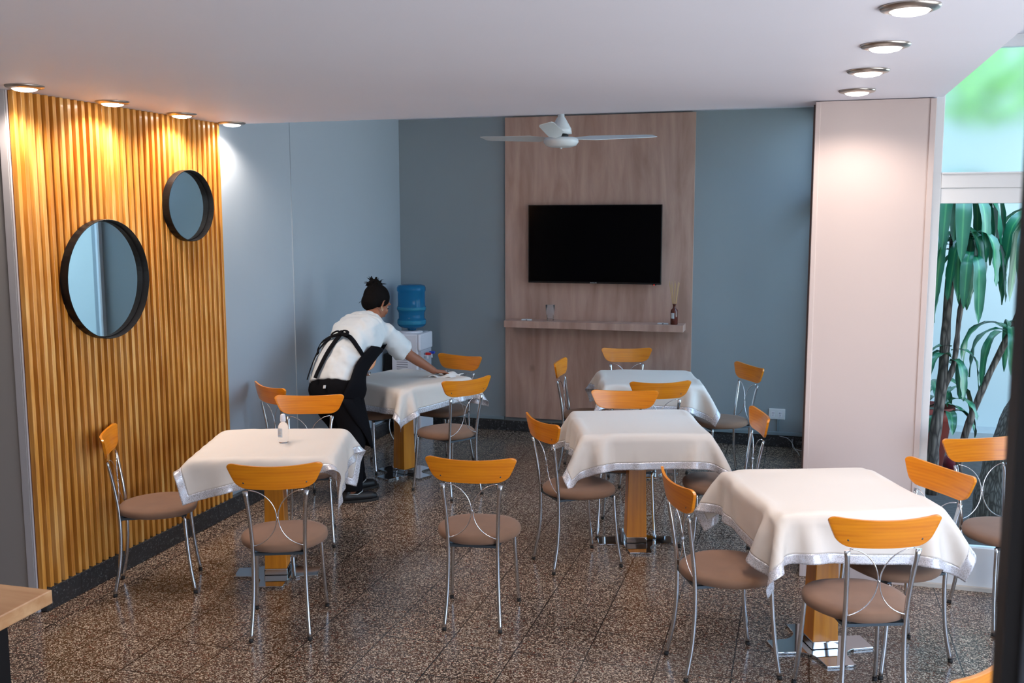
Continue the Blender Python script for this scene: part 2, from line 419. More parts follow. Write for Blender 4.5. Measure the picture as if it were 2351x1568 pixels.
M = dict(
    ceiling=mat('ceiling_paint', (0.85, 0.86, 0.98), 0.55, noise=0.02, nscale=2, bump=0.05, bscale=30),
    wall=mat('blue_grey_paint', (0.38, 0.44, 0.50), 0.42, noise=0.03, nscale=1.5, bump=0.06, bscale=260),
    wall_dark=mat('slate_paint', (0.285, 0.325, 0.345), 0.45, noise=0.04, nscale=1.5, bump=0.06, bscale=260),
    wall_taupe=mat('taupe_paint', (0.36, 0.335, 0.32), 0.5, noise=0.03, nscale=2),
    pillar=mat('pinkish_panel', (0.60, 0.51, 0.49), 0.4, noise=0.02, nscale=2),
    trim=mat('pale_trim', (0.50, 0.48, 0.50), 0.4),
    track=mat('grey_trim', (0.22, 0.28, 0.31), 0.5),
    white_frame=mat('white_frame_paint', (0.72, 0.74, 0.76), 0.35),
    cream=mat('cream_paint', (0.30, 0.26, 0.22), 0.6),
    floor=m_floor('brown_terrazzo', (0.74, 0.62, 0.49), ((0.045, 0.025, 0.017), (0.105, 0.060, 0.040)), ox=1.553, oy=0.05),
    skirting=m_floor('dark_terrazzo', (0.16, 0.17, 0.18), ((0.022, 0.024, 0.027), (0.035, 0.037, 0.04)), scale=80, rough=0.3, density=0.14, red=(0.05, 0.055, 0.06)),
    slat=slat_mat(),
    slat_back=wood('red_brown_backing', (0.16, 0.042, 0.012), (0.08, 0.02, 0.007), (10, 10, 1), rough=0.5, coat=0.1),
    panel=wood('taupe_oak_laminate', (0.68, 0.455, 0.37), (0.40, 0.235, 0.18), (2.2, 1, 0.32), rough=0.38, coat=0.1, dist=3.0, wscale=3.2, wav=0.06, knots=0.35),
    chairwood=wood('varnished_beech', (0.86, 0.305, 0.008), (0.66, 0.18, 0.003), (1.0, 3, 14), rough=0.30, coat=0.35, dist=0.6, wscale=3.0, axis='Z', wav=0.12),
    postwood=wood('honey_wood_post', (0.74, 0.28, 0.018), (0.54, 0.17, 0.008), (9, 9, 0.8), rough=0.32, coat=0.4, dist=1.0, wscale=3.0, wav=0.12),
    counterwood=wood('oak_counter', (0.70, 0.44, 0.24), (0.46, 0.23, 0.10), (0.8, 5.0, 7), rough=0.35, coat=0.25, dist=1.5, wscale=2.5, wav=0.15),
    suede=mat('brown_suede', (0.215, 0.120, 0.076), 0.9, sheen=0.12, noise=0.22, nscale=9, bump=0.15, bscale=500),
    chrome=mat('chrome', (0.62, 0.64, 0.67), 0.13, 1.0),
    chrome_wire=mat('bright_wire', (0.78, 0.80, 0.84), 0.1, 1.0),
    mirror_steel=mat('polished_steel', (0.60, 0.62, 0.64), 0.05, 1.0),
    satin=mat('satin_nickel', (0.55, 0.50, 0.46), 0.28, 1.0),
    black=mat('black_metal', (0.006, 0.006, 0.007), 0.4, 0.0, spec=0.3),
    rubber=mat('black_rubber', (0.02, 0.02, 0.02), 0.7),
    bracket=mat('blue_grey_bracket', (0.07, 0.09, 0.11), 0.4, 0.6),
    mirror=mat('mirror_glass', (0.72, 0.80, 0.82), 0.01, 1.0),
    cloth=mat('ivory_tablecloth', (0.76, 0.70, 0.64), 0.62, sheen=0.15, noise=0.02, nscale=6, bump=0.12, bscale=12),
    glitter=glitter_mat(),
    tv=mat('black_tv_bezel', (0.008, 0.008, 0.009), 0.25),
    screen=mat('tv_screen', (0.001, 0.001, 0.002), 0.12, spec=0.12),
    logo=mat('pale_logo', (0.5, 0.5, 0.5), 0.4),
    led=mat('red_led', (0.5, 0.0, 0.0), 0.4, emit=(1, 0.03, 0.02), es=4),
    fan=mat('white_fan_enamel', (0.62, 0.66, 0.68), 0.3),
    white_plastic=mat('white_plastic', (0.80, 0.80, 0.86), 0.32),
    grille=mat('grey_slots', (0.30, 0.30, 0.36), 0.5),
    red=mat('red_tap', (0.6, 0.02, 0.02), 0.35), blue=mat('blue_tap', (0.02, 0.06, 0.5), 0.35),
    bottle_blue=mat('blue_bottle', (0.03, 0.26, 0.52), 0.08, spec=0.6, trans=0.55, ior=1.2),
    bottle_rim=mat('blue_bottle_ribs', (0.05, 0.33, 0.52), 0.12, trans=0.4, ior=1.2),
    glass=glass_mat('window_glass', (0.90, 0.97, 0.98), refl=0.08),
    frost=mat('misty_transom_glass', (0.80, 0.97, 0.98), 0.33, trans=1.0, ior=1.12),
    tumbler=mat('clear_glass', (0.93, 0.96, 0.98), 0.02, trans=0.95, ior=1.12),
    clear_plastic=mat('clear_plastic', (0.97, 0.96, 0.95), 0.05, trans=0.92, ior=1.12),
    amber=mat('amber_glass', (0.10, 0.018, 0.01), 0.08, spec=0.7),
    paper=mat('pale_label', (0.62, 0.66, 0.68), 0.6), blueprint=mat('blue_print', (0.05, 0.2, 0.6), 0.5), redprint=mat('red_print', (0.8, 0.12, 0.05), 0.5),
    reed=mat('rattan_reed', (0.65, 0.42, 0.16), 0.7),
    lens=mat('lamp_lens', (1, 1, 1), 0.4, emit=(1.0, 0.95, 0.92), es=14),
    leaf=None, trunk=bark_mat('striped_cane_bark', (0.20, 0.15, 0.12), (0.05, 0.035, 0.028)),
    thickbark=bark_mat('rough_bark', (0.17, 0.15, 0.13), (0.05, 0.042, 0.036), 2.0),
    terracotta=mat('dark_terracotta', (0.30, 0.05, 0.035), 0.6, noise=0.15), soil=mat('mulch', (0.06, 0.05, 0.045), 0.95, noise=0.6, nscale=25, bump=1.0, bscale=30),
    patio=mat('patio_white_wall', (0.46, 0.50, 0.48), 0.8, noise=0.03, nscale=2), ledge=mat('patio_grey_ledge', (0.35, 0.36, 0.35), 0.8, noise=0.1),
    maroon=mat('maroon_ball', (0.16, 0.01, 0.02), 0.5),
    post=mat('dark_grey_post', (0.09, 0.11, 0.15), 0.55), post_shade=mat('post_side_shade', (0.006, 0.006, 0.009), 0.5),
    cable=mat('pale_cable', (0.60, 0.64, 0.66), 0.5), socket=mat('socket_white', (0.72, 0.74, 0.76), 0.4), dark=mat('dark_gap', (0.02, 0.022, 0.025), 0.6),
    skin=mat('brown_skin', (0.30, 0.115, 0.062), 0.5, noise=0.08, nscale=30), hair=mat('black_hair', (0.005, 0.004, 0.004), 0.75, spec=0.1, noise=0.5, nscale=60),
    shirt=mat('pale_blue_white_shirt', (0.66, 0.70, 0.72), 0.8, sheen=0.2, bump=1.0, bscale=11),
    blackcloth=mat('black_cotton', (0.006, 0.006, 0.008), 0.95, spec=0.15), shoe=mat('black_shoe_leather', (0.012, 0.012, 0.014), 0.4), sock=mat('black_sock', (0.015, 0.015, 0.018), 0.9),
    gold=mat('gold_earring', (0.8, 0.6, 0.35), 0.2, 1.0), rag=mat('white_rag', (0.75, 0.74, 0.72), 0.85, bump=0.3, bscale=60),
    lips=mat('lips', (0.28, 0.07, 0.05), 0.5), eyew=mat('eye_white', (0.7, 0.68, 0.65), 0.3),
)


def leaf_mat():
    m, n, l, b = new_mat('strap_leaf')
    uv = n.new('ShaderNodeUVMap'); sx = n.new('ShaderNodeSeparateXYZ'); l.new(uv.outputs[0], sx.inputs[0])
    r = n.new('ShaderNodeValToRGB'); e = r.color_ramp.elements
    e[0].position = 0.0; e[0].color = (0.010, 0.11, 0.055, 1); e[1].position = 1.0; e[1].color = (0.010, 0.11, 0.055, 1)
    k = e.new(0.42); k.color = (0.02, 0.17, 0.07, 1); k = e.new(0.5); k.color = (0.10, 0.32, 0.11, 1); k = e.new(0.58); k.color = (0.02, 0.17, 0.07, 1)
    l.new(sx.outputs[0], r.inputs[0]); l.new(r.outputs[0], b.inputs['Base Color'])
    b.inputs['Roughness'].default_value = 0.28
    b.inputs['Specular IOR Level'].default_value = 0.9
    return m


M['leaf'] = leaf_mat()
S = 'structure'


def struct(name, mb, m, parent=None, **k):
    o = mb.build(name, m, parent, **k)
    if parent is None: o['kind'] = S
    return o


# ------------------------------------------------------------------ room shell
XR, YR = 2.6, -2.6
struct('floor', MB().box(-4.9, XR + 0.1, YR, YW + 0.045, -0.1, 0.0).box(-4.9, XC1 + 0.12, YW + 0.045, YB + 0.1, -0.1, 0.0), M['floor'])
# upper ceiling slab and the lowered ceiling under it
struct('ceiling', MB().box(-4.9, XR + 0.1, YR, YCOL + 0.35, ZU, ZU + 0.12).box(-4.9, XC1 + 0.2, YCOL + 0.35, YB + 0.1, ZU, ZU + 0.12), M['ceiling'])
sof = struct('ceiling_lowered', MB().box(-4.9, XSOF, YR, YCOL - 0.001, ZC, ZU).box(-4.9, XC1 + 0.14, YCOL - 0.001, YSOF, ZC, ZU).box(XC1 + 0.14, XC2, YCOL - 0.001, YCOL + 0.29, ZC, ZU), M['ceiling'])
# walls
struct('wall_left', MB().box(XW - 0.15, XW, YS, YB + 0.1, 0, ZU), M['wall'])
struct('wall_back', MB().box(XW, XC1 + 0.2, YB, YB + 0.1, 0, ZU), M['wall_dark'])
struct('wall_front_left', MB().box(-4.9, XW - 0.151, YS, YS + 0.14, 0, ZC), M['wall_taupe'])
struct('wall_left_end', MB().box(XW - 0.1505, XW - 0.046, YS - 0.0006, YS - 0.0001, 0, ZC), M['wall_taupe'])
struct('trim_1', MB().box(XW - 0.045, XW - 0.004, YS - 0.012, YS - 0.0005, 0, ZC).box(XW - 0.002, XW + 0.004, YS - 0.01, YS + 0.02, 0, ZC), M['trim'])
struct('trim_2', MB().box(XW, XW + 0.006, 6.79, 6.805, 0.1, ZU), M['wall'])
struct('baseboard_left', MB().box(XW, XL + 0.012, YS + 0.01, YB, 0, 0.118), M['skirting'], bevel=0.004)
struct('baseboard_back', MB().box(XL + 0.013, XC1 + 0.04, YB - 0.018, YB, 0, 0.098), M['skirting'], bevel=0.003)
struct('trim_3', MB().box(XL + 0.013, -2.66, YB - 0.03, YB, 0.105, 0.135).box(-0.90, XC1 + 0.04, YB - 0.03, YB, 0.105, 0.135), M['track'], bevel=0.003)
struct('trim_4', MB().box(XW, XC1 + 0.1, YSOF + 0.001, YSOF + 0.02, ZU - 0.02, ZU), M['track'])
# pillar between the back room and the window
struct('wall_pillar', MB().box(XC1 + 0.012, XC2 - 0.012, YCOL + 0.006, YCOL + 0.29, 0, ZC - 0.004), M['pillar'])
struct('trim_5', MB().box(XC1 - 0.004, XC1 + 0.022, YCOL - 0.004, YCOL + 0.03, 0, ZC - 0.006).box(XC2 - 0.03, XC2, YCOL - 0.004, YCOL + 0.03, 0, ZC - 0.006)
       .box(XC1 - 0.004, XC1 + 0.012, YCOL + 0.05, YCOL + 0.292, 0, ZC - 0.006), M['pillar'], bevel=0.003)
struct('trim_6', MB().box(XC1 - 0.012, XC1 - 0.004, YCOL + 0.2, YCOL + 0.29, 0, ZC), mat('brown_gap_trim', (0.16, 0.11, 0.10), 0.5))
# glazed side of the back room (faces the patio)
wf = MB()
XG = XC1 + 0.06
for y in (YCOL + 0.30, 6.85, 7.85, YB - 0.05):
    wf.box(XG, XG + 0.05, y, y + 0.05, 0.0, ZU)
wf.box(XG, XG + 0.05, YCOL + 0.30, YB, 0.0, 0.25).box(XG, XG + 0.05, YCOL + 0.30, YB, 2.12, 2.22).box(XG, XG + 0.05, YCOL + 0.30, YB, ZU - 0.06, ZU)
w2 = struct('window_2', wf, M['white_frame'])
MB().box(XG + 0.02, XG + 0.026, YCOL + 0.32, YB - 0.02, 0.2, ZU - 0.05).build('pane', M['glass'], w2)
# window next to the pillar
wf = MB()
wf.box(XC2, XC2 + 0.045, YW - 0.019, YW + 0.039, 0, ZU).box(XC2 + 0.045, XR, YW - 0.02, YW + 0.04, 2.165, 2.245)
wf.box(XC2 + 0.045, XR, YW - 0.012, YW + 0.035, 2.085, 2.165).box(XC2 + 0.045, XR, YW - 0.02, YW + 0.04, 0, 0.235).box(XC2 + 0.045, XR, YW - 0.02, YW + 0.04, ZU - 0.06, ZU)
wf.box(1.62, 1.68, YW - 0.021, YW + 0.041, 0, ZU)
wf.box(XC2 + 0.045, XR, YW - 0.032, YW - 0.02, 2.236, 2.246)
w1 = struct('window_1', wf, M['white_frame'], bevel=0.003)
MB().box(XC2 + 0.04, XR, YW + 0.004, YW + 0.010, 0.23, 2.09).build('pane', M['glass'], w1)
MB().box(XC2 + 0.04, XR, YW + 0.004, YW + 0.012, 2.24, ZU - 0.05).build('transom_pane', M['frost'], w1)
MB().box(XC2, XR, YW - 0.045, YW - 0.02, 0, 0.02).build('sill', mat('pale_sill', (0.62, 0.58, 0.52), 0.5), w1)
# unseen sides of the room: street side glazing on the right, closed rear
struct('wall_right', MB().box(XR, XR + 0.1, YR, -1.8, 0, ZU).box(XR, XR + 0.1, -1.8, YW + 0.04, 0, 0.1).box(XR, XR + 0.1, -1.8, YW + 0.04, 2.2, ZU).box(XR, XR + 0.1, 4.1, YW + 0.04, 0.1, 2.2), M['cream'])
struct('wall_rear', MB().box(-4.9, XR + 0.1, YR - 0.1, YR, 0, ZU), M['cream'])
struct('wall_left_far', MB().box(-5.0, -4.9, YR, YS + 0.14, 0, ZU), M['cream'])

# patio behind the windows
struct('wall_patio', MB().box(XC1 + 0.25, 4.6, 9.8, 9.95, -0.05, 4.2).box(XC1 + 0.16, XC1 + 0.26, YB + 0.1, 9.95, 0, 4.2), M['patio'])
tag(MB().box(XG + 0.2, 4.6, 9.5, 9.8, -0.08, 0.10).build('ledge', M['ledge']), kind=S)['kind'] = S
tag(MB().box(XC1 + 0.121, 4.6, YW + 0.046, 9.8, -0.14, -0.04).build('ground', M['soil']), kind=S)

# ------------------------------------------------------------------ slatted wall
sb = MB()
npit = int((YSE - YS) / 0.053)
root = empty('slatted_panel', (XW + 0.002, YS, 0.118))
tag(root, 'wall panel of upright honey coloured wooden slats, lit by ceiling lamps', 'wall panel')
for i in range(npit + 1):
    y = i * 0.053 + random.uniform(-0.001, 0.001)
    sb.box(0.006, 0.036, y, y + 0.0240, 0.0, ZC - 0.118 - 0.001)
o = sb.build('slats', M['slat'], root, bevel=0.0015, seg=1)
MB().box(0.0, 0.006, 0, npit * 0.053 + 0.028, 0.0, ZC - 0.12).build('backing', M['slat_back'], root)


# ------------------------------------------------------------------ mirrors
def mirror(y, z, r, label, tilt=0.0):
    e = empty('round_mirror', (XL + 0.0035 + abs(tilt) * r * 1.05 + (0.002 if tilt else 0), y, z))
    e.rotation_euler.z = tilt
    tag(e, label, 'mirror')
    mb = MB()
    n = 72
    prof = [(r, 0.0), (r, 0.05), (r - 0.005, 0.05), (r - 0.005, 0.012), (r - 0.012, 0.012), (r - 0.012, 0.0)]
    vs, fs = [], []
    for k in range(n):
        a = 2 * PI * k / n
        for rr, d in prof: vs.append((d, rr * math.cos(a), rr * math.sin(a)))
    m_ = len(prof)
    for k in range(n):
        for j in range(m_):
            a, b = k * m_ + j, k * m_ + (j + 1) % m_
            c, d = ((k + 1) % n) * m_ + (j + 1) % m_, ((k + 1) % n) * m_ + j
            fs.append((a, b, c, d))
    mb.add(vs, fs, False)
    mb.build('frame', M['black'], e, bevel=0.001, seg=1)
    g = MB()
    vs = [(0.010, (r - 0.007) * math.cos(2 * PI * k / n), (r - 0.007) * math.sin(2 * PI * k / n)) for k in range(n)] + [(0.004, (r - 0.007) * math.cos(2 * PI * k / n), (r - 0.007) * math.sin(2 * PI * k / n)) for k in range(n)]
    g.add(vs, [tuple(range(n)), tuple(reversed(range(n, 2 * n)))] + [(k, n + k, n + (k + 1) % n, (k + 1) % n) for k in range(n)])
    g.build('mirror_glass', M['mirror'], e)


mirror(4.59, 1.683, 0.325, 'larger round mirror in a deep black rim, lower on the slatted wall', -0.022)
mirror(5.37, 2.09, 0.218, 'smaller round mirror in a deep black rim, high on the slatted wall', -0.06)

# ------------------------------------------------------------------ TV wall
YP = 8.871
tag(MB().box(-2.643, -0.914, YP, YB - 0.001, 0.136, ZU - 0.012).build('wood_panel', M['panel'], offset=(-1.78, YB, 0.136)),
    'tall taupe oak laminate panel on the back wall behind the television', 'wall panel')
tag(MB().box(-2.596, -0.965, 8.663, YP - 0.001, 1.016, 1.078).build('wall_shelf', M['panel'], offset=(-1.78, YP, 1.016), bevel=0.002),
    'long thick floating shelf of taupe wood below the television', 'shelf')
tv = empty('television', (-1.79, YP - 0.001, 1.422))
tag(tv, 'wide flat black television mounted on the wood panel above the shelf', 'television')
MB().box(-0.609, 0.609, -0.078, -0.045, 0.0, 0.706).build('bezel', M['tv'], tv, bevel=0.003)
MB().box(-0.45, 0.45, -0.046, -0.02, 0.1, 0.55).build('rear_housing', M['tv'], tv)
MB().box(-0.15, 0.15, -0.021, 0.0, 0.2, 0.45).build('wall_bracket', M['black'], tv)
MB().box(-0.601, 0.601, -0.0792, -0.0781, 0.016, 0.699).build('screen', M['screen'], tv)
MB().box(0.535, 0.565, -0.078, -0.055, -0.006, 0.0).build('sensor', M['tv'], tv)
MB().box(0.545, 0.551, -0.0795, -0.0782, -0.005, -0.001).build('standby_light', M['led'], tv)
fc = bpy.data.curves.new('brand_text', 'FONT'); fc.body = 'NOBLEX'; fc.size = 0.014; fc.extrude = 0.0003; fc.align_x = 'CENTER'; fc.space_character = 1.2
ft = bpy.data.objects.new('brand_text_curve', fc); col.objects.link(ft)
bpy.context.view_layer.update()
tm = bpy.data.meshes.new_from_object(ft); bpy.data.objects.remove(ft)
to = bpy.data.objects.new('lettering', tm); col.objects.link(to); tm.materials.append(M['logo'])
to.parent = tv; to.location = (-0.0, -0.0795, 0.003); to.rotation_euler = (PI / 2, 0, 0)

# shelf things
ZS = 1.078
g = MB().lathe([(0.030, 0.001), (0.034, 0.055), (0.0365, 0.056), (0.043, 0.145), (0.041, 0.145), (0.0345, 0.058), (0.032, 0.02), (0.0, 0.018)][:8], n=28)
tag(g.build('drinking_glass', M['tumbler'], loc=(-2.185, 8.77, ZS)), 'clear drinking glass standing on the left half of the shelf', 'glass')
for x, lab in ((-2.40, 'small flat white plastic cap on the shelf, left of the glass'), (-1.15, 'small flat white plastic cap on the shelf, beside the brown bottle')):
    e = empty('plastic_cap', (x, 8.75, ZS)); tag(e, lab, 'plastic cap')
    MB().prism([(-0.05, -0.02), (0.05, -0.02), (0.042, 0.03), (-0.042, 0.03)], 0, 0.010).build('body', M['socket'], e, bevel=0.003)
    MB().box(-0.007, 0.007, -0.0215, -0.019, 0.002, 0.007).build('slot', M['dark'], e)
e = empty('reed_diffuser', (-1.052, 8.735, ZS)); tag(e, 'brown bottle reed diffuser with thin sticks at the right end of the shelf', 'reed diffuser')
MB().lathe([(0.0, 0.0), (0.030, 0.0), (0.033, 0.004), (0.033, 0.115), (0.030, 0.13), (0.016, 0.143), (0.0125, 0.15), (0.0125, 0.172), (0.016, 0.175), (0.016, 0.182), (0.010, 0.182), (0.010, 0.16)], n=28).build('bottle', M['amber'], e)
lb = MB(); n = 8
vs = []
for k in range(n + 1):
    a = -2.4 + 0.95 * k / n
    for z in (0.055, 0.105): vs.append((0.0335 * math.cos(a), 0.0335 * math.sin(a), z))
lb.add(vs, [(2 * k, 2 * k + 2, 2 * k + 3, 2 * k + 1) for k in range(n)], True)
lb.build('paper_label', M['paper'], e)
for k in range(9):
    a = k * 0.7; tx, ty = 0.045 * math.cos(a) - 0.005, 0.018 * math.sin(a)
    MB().tube([(-tx * 0.12, -ty * 0.1, 0.06), (tx, ty, 0.37 + 0.02 * math.sin(k * 3))], 0.0016, 6).build('reed', M['reed'], e)

# power socket, its cable duct and loose cable
e = empty('power_socket', (-0.156, YB, 0.245)); tag(e, 'white double power socket low on the grey back wall', 'power socket')
MB().box(-0.07, 0.07, -0.012, 0, 0, 0.095).build('faceplate', M['socket'], e, bevel=0.004)
for cx in (-0.032, 0.028):
    so = MB().box(cx - 0.014, cx + 0.014, -0.0135, -0.0121, 0.022, 0.07).build('outlet', M['white_plastic'], e)
    hs = MB()
    hs.box(cx - 0.008, cx - 0.005, -0.0145, -0.0136, 0.05, 0.062).box(cx + 0.005, cx + 0.008, -0.0145, -0.0136, 0.05, 0.062).box(cx - 0.002, cx + 0.001, -0.0145, -0.0136, 0.03, 0.043)
    hs.build('pin_holes', M['dark'], so)
tag(MB().box(-0.150, -0.132, YB - 0.013, YB, 0.136, 0.245).build('cable_duct', M['track'], offset=(-0.14, YB, 0.136)), 'short grey cable duct running down from the power socket', 'cable duct')
cb = MB().tube(smooth_path([(-0.13, 8.885, 0.10), (-0.06, 8.88, 0.085), (-0.02, 8.86, 0.05), (0.01, 8.80, 0.004), (0.03, 8.72, 0.004), (0.045, 8.6, 0.004)]), 0.0025, 6)
cb.tube(smooth_path([(-0.02, 8.88, 0.08), (-0.015, 8.865, 0.03), (0.0, 8.84, 0.004), (0.07, 8.78, 0.004)]), 0.0025, 6)
tag(cb.build('cable', M['cable'], offset=(0.0, 8.8, 0.0)), 'thin pale cable trailing over the skirting beside the pillar', 'cable')

# ------------------------------------------------------------------ ceiling fan
FX, FY, FZ, FR, FA = -1.565, 6.565, 2.515, 0.70, -0.425
e = empty('ceiling_fan', (FX, FY, ZU - 0.001)); tag(e, 'white three bladed ceiling fan hanging in front of the wood panel', 'fan')
d0 = FZ - ZU
MB().lathe([(0.0, 0.001), (0.012, 0.0), (0.012, d0 + 0.13)][1:], n=16).build('stem', M['fan'], e)
MB().lathe([(0.05, -0.04), (0.055, 0.0)], n=24).build('ceiling_rose', M['fan'], e)
MB().lathe([(0.022, d0 + 0.19), (0.022, d0 + 0.165), (0.028, d0 + 0.16), (0.068, d0 + 0.09), (0.072, d0 + 0.055), (0.0, d0 + 0.055)], n=32).build('canopy', M['fan'], e)
MB().lathe([(0.04, d0 + 0.055), (0.05, d0 + 0.05), (0.05, d0 + 0.035), (0.04, d0 + 0.03)], n=24).build('motor_shaft', M['black'], e)
MB().lathe([(0.0, d0 + 0.032), (0.10, d0 + 0.030), (0.116, d0 + 0.018), (0.118, d0 + 0.0), (0.108, d0 - 0.012), (0.102, d0 - 0.022), (0.07, d0 - 0.032), (0.03, d0 - 0.036), (0.008, d0 - 0.036), (0.008, d0 - 0.044), (0.0, d0 - 0.044)], n=40).build('motor_housing', M['fan'], e)
for k in range(3):
    a = FA + PI + k * 2 * PI / 3
    bl = MB()
    N = 14
    vs = []
    for i in range(N + 1):
        t = i / N
        x = 0.10 + (FR - 0.10) * t
        w = 0.052 - 0.006 * t if t > 0.16 else 0.018 + 0.14 * t
        if i == N: w *= 0.8
        tw = 0.24 + 0.12 * (1 - t)
        for s in (-1, 1):
            for dz in (-0.002, 0.002):
                yy = s * w
                vs.append((x, yy * math.cos(tw), yy * math.sin(tw) + dz + d0 + 0.028 + 0.032 * t))
    fs = []
    for i in range(N):
        b, c = i * 4, (i + 1) * 4
        fs += [(b, c, c + 2, b + 2), (b + 1, b + 3, c + 3, c + 1), (b, b + 1, c + 1, c), (b + 2, c + 2, c + 3, b + 3)]
    fs += [(0, 2, 3, 1), (N * 4, N * 4 + 1, N * 4 + 3, N * 4 + 2)]
    bl.add(vs, fs)
    bo = bl.build('blade', M['fan'], e, bevel=0.001, seg=1); bo.rotation_euler.z = a

# ------------------------------------------------------------------ downlights
where = ['nearest of the four over the right side', 'second nearest on the right side', 'third on the right side, toward the pillar', 'nearest the pillar on the right side',
         'at the near left corner of the slatted wall', 'second along the slatted wall', 'third along the slatted wall, near the small mirror', 'past the far end of the slatted wall']
proto = None
for i, (x, y) in enumerate(LIGHTS + REAR):
    if proto is None:
        e = empty('ceiling_downlight', (x, y, ZC))
        MB().lathe([(0.087, 0.0), (0.087, -0.004), (0.082, -0.010), (0.062, -0.016), (0.058, -0.016), (0.058, 0.0)], n=40).build('trim_ring', M['satin'], e)
        MB().lathe([(0.0, -0.027), (0.03, -0.0255), (0.048, -0.021), (0.057, -0.014), (0.057, -0.004)], n=32).build('lens', M['lens'], e)
        proto = e
    else:
        e = proto.copy(); col.objects.link(e); e.location = (x, y, ZC)
        for c in proto.children:
            c2 = c.copy(); col.objects.link(c2); c2.parent = e
    lab = 'round recessed ceiling lamp, ' + (where[i] if i < 8 else 'over the part of the room behind the viewer')
    tag(e, lab, 'ceiling lamp', 'recessed ceiling lamps')

# ------------------------------------------------------------------ chairs
CHAIRS = {
    'A': (-2.409, 4.241, 0.366), 'B': (-1.518, 4.610, 0.152), 'C': (-3.355, 4.527, -1.057), 'D': (-1.217, 5.513, -0.882),
    'E': (-0.292, 4.374, -1.132), 'F': (0.272, 4.145, 0.343), 'G': (-2.443, 6.733, 1.005), 'I': (-2.943, 5.490, 3.50),
    'J': (-3.355, 6.165, -0.58), 'K': (-3.275, 7.276, -1.99), 'L': (-2.765, 7.53, 2.85), 'M': (-1.044, 6.210, 3.351),
    'N': (-0.412, 5.836, 1.847), 'O': (-1.001, 7.062, 0.420), 'P': (-1.597, 7.636, -1.545), 'Q': (-1.381, 8.343, 3.411),
    'R': (-0.540, 7.692, 2.127), 'S': (0.466, 4.685, 2.17), 'U': (1.026, 5.316, 3.603), 'V': (0.305, 2.815, 1.06)}
CL = dict(
    A='chair with its back to the viewer, at the near side of the bottle table',
    B='chair standing alone on the open floor in the middle, back to the viewer',
    C='chair side on against the slatted wall, left of the table with the clear bottle',
    D='chair at the left side of the middle table, angled toward it',
    E='chair at the left side of the front right table, under its hanging corner',
    F='nearest chair of the front right table, large orange back to the viewer',
    G='chair at the near right side of the table the worker wipes',
    I='chair facing the viewer, on the far side of the clear bottle',
    J='chair by the grey left wall, its back half hidden behind another chair',
    K='chair mostly hidden behind the bending worker, at the wall side of her table',
    L='chair on the far side of the wiped table, beside the water dispenser',
    M='chair at the far side of the middle table, facing the viewer',
    N='chair at the right side of the middle table, below the power socket',
    O='chair at the near side of the rear table, its pale back overlapping the tablecloth',
    P='chair at the left side of the rear table, seen nearly edge on',
    Q='chair at the far side of the rear table, close to the wood panel',
    R='chair at the right side of the rear table, against the grey wall',
    S='chair at the far right of the front right table, its back slanted',
    U='chair in front of the garden window, cut off by the dark post',
    V='chair at the bottom right corner, only a curved bit of wooden back showing')


def backrest_mesh():
    mb = MB()
    # outline in (s, z): top edge sags a little in the middle, sides taper to the bottom
    def row(z01, s01):
        zt = 0.868 + 0.016 * (abs(s01) ** 2)
        zb = 0.753 + 0.010 * (abs(s01) ** 2)
        return zb + (zt - zb) * z01
    NS, NZ = 28, 18
    out = {}
    for side in (0, 1):
        for j in range(NZ + 1):
            z01 = 0.5 - 0.5 * math.cos(PI * j / NZ)
            half = 0.170 + 0.054 * min(1, z01 / 0.85) ** 0.8
            # round the corners
            if z01 > 0.78: half -= 0.034 * (1 - math.sqrt(max(0.0, 1 - ((z01 - 0.78) / 0.22) ** 2)))
            if z01 < 0.28: half -= 0.042 * (1 - math.sqrt(max(0.0, 1 - ((0.28 - z01) / 0.28) ** 2)))
            for i in range(NS + 1):
                u = -1 + 2 * i / NS
                s = half * u
                z = row(z01, s / 0.22)
                y = -0.231 + 0.75 * s * s - 0.19 * (z - 0.76)
                y += -0.0065 if side == 0 else 0.0065
                out[side, j, i] = len(out)
                mb.v.append((s, y, z))
    for j in range(NZ):
        for i in range(NS):
            mb.f.append((out[0, j, i], out[0, j, i + 1], out[0, j + 1, i + 1], out[0, j + 1, i])); mb.sm.append(True); mb.mi.append(0)
            mb.f.append((out[1, j, i], out[1, j + 1, i], out[1, j + 1, i + 1], out[1, j, i + 1])); mb.sm.append(True); mb.mi.append(0)
    rim = [(0, i) for i in range(NS + 1)] + [(j, NS) for j in range(1, NZ + 1)] + [(NZ, i) for i in range(NS - 1, -1, -1)] + [(j, 0) for j in range(NZ - 1, 0, -1)]
    for k in range(len(rim)):
        a, b = rim[k], rim[(k + 1) % len(rim)]
        mb.f.append((out[1, a[0], a[1]], out[1, b[0], b[1]], out[0, b[0], b[1]], out[0, a[0], a[1]])); mb.sm.append(False); mb.mi.append(0)
    return mb


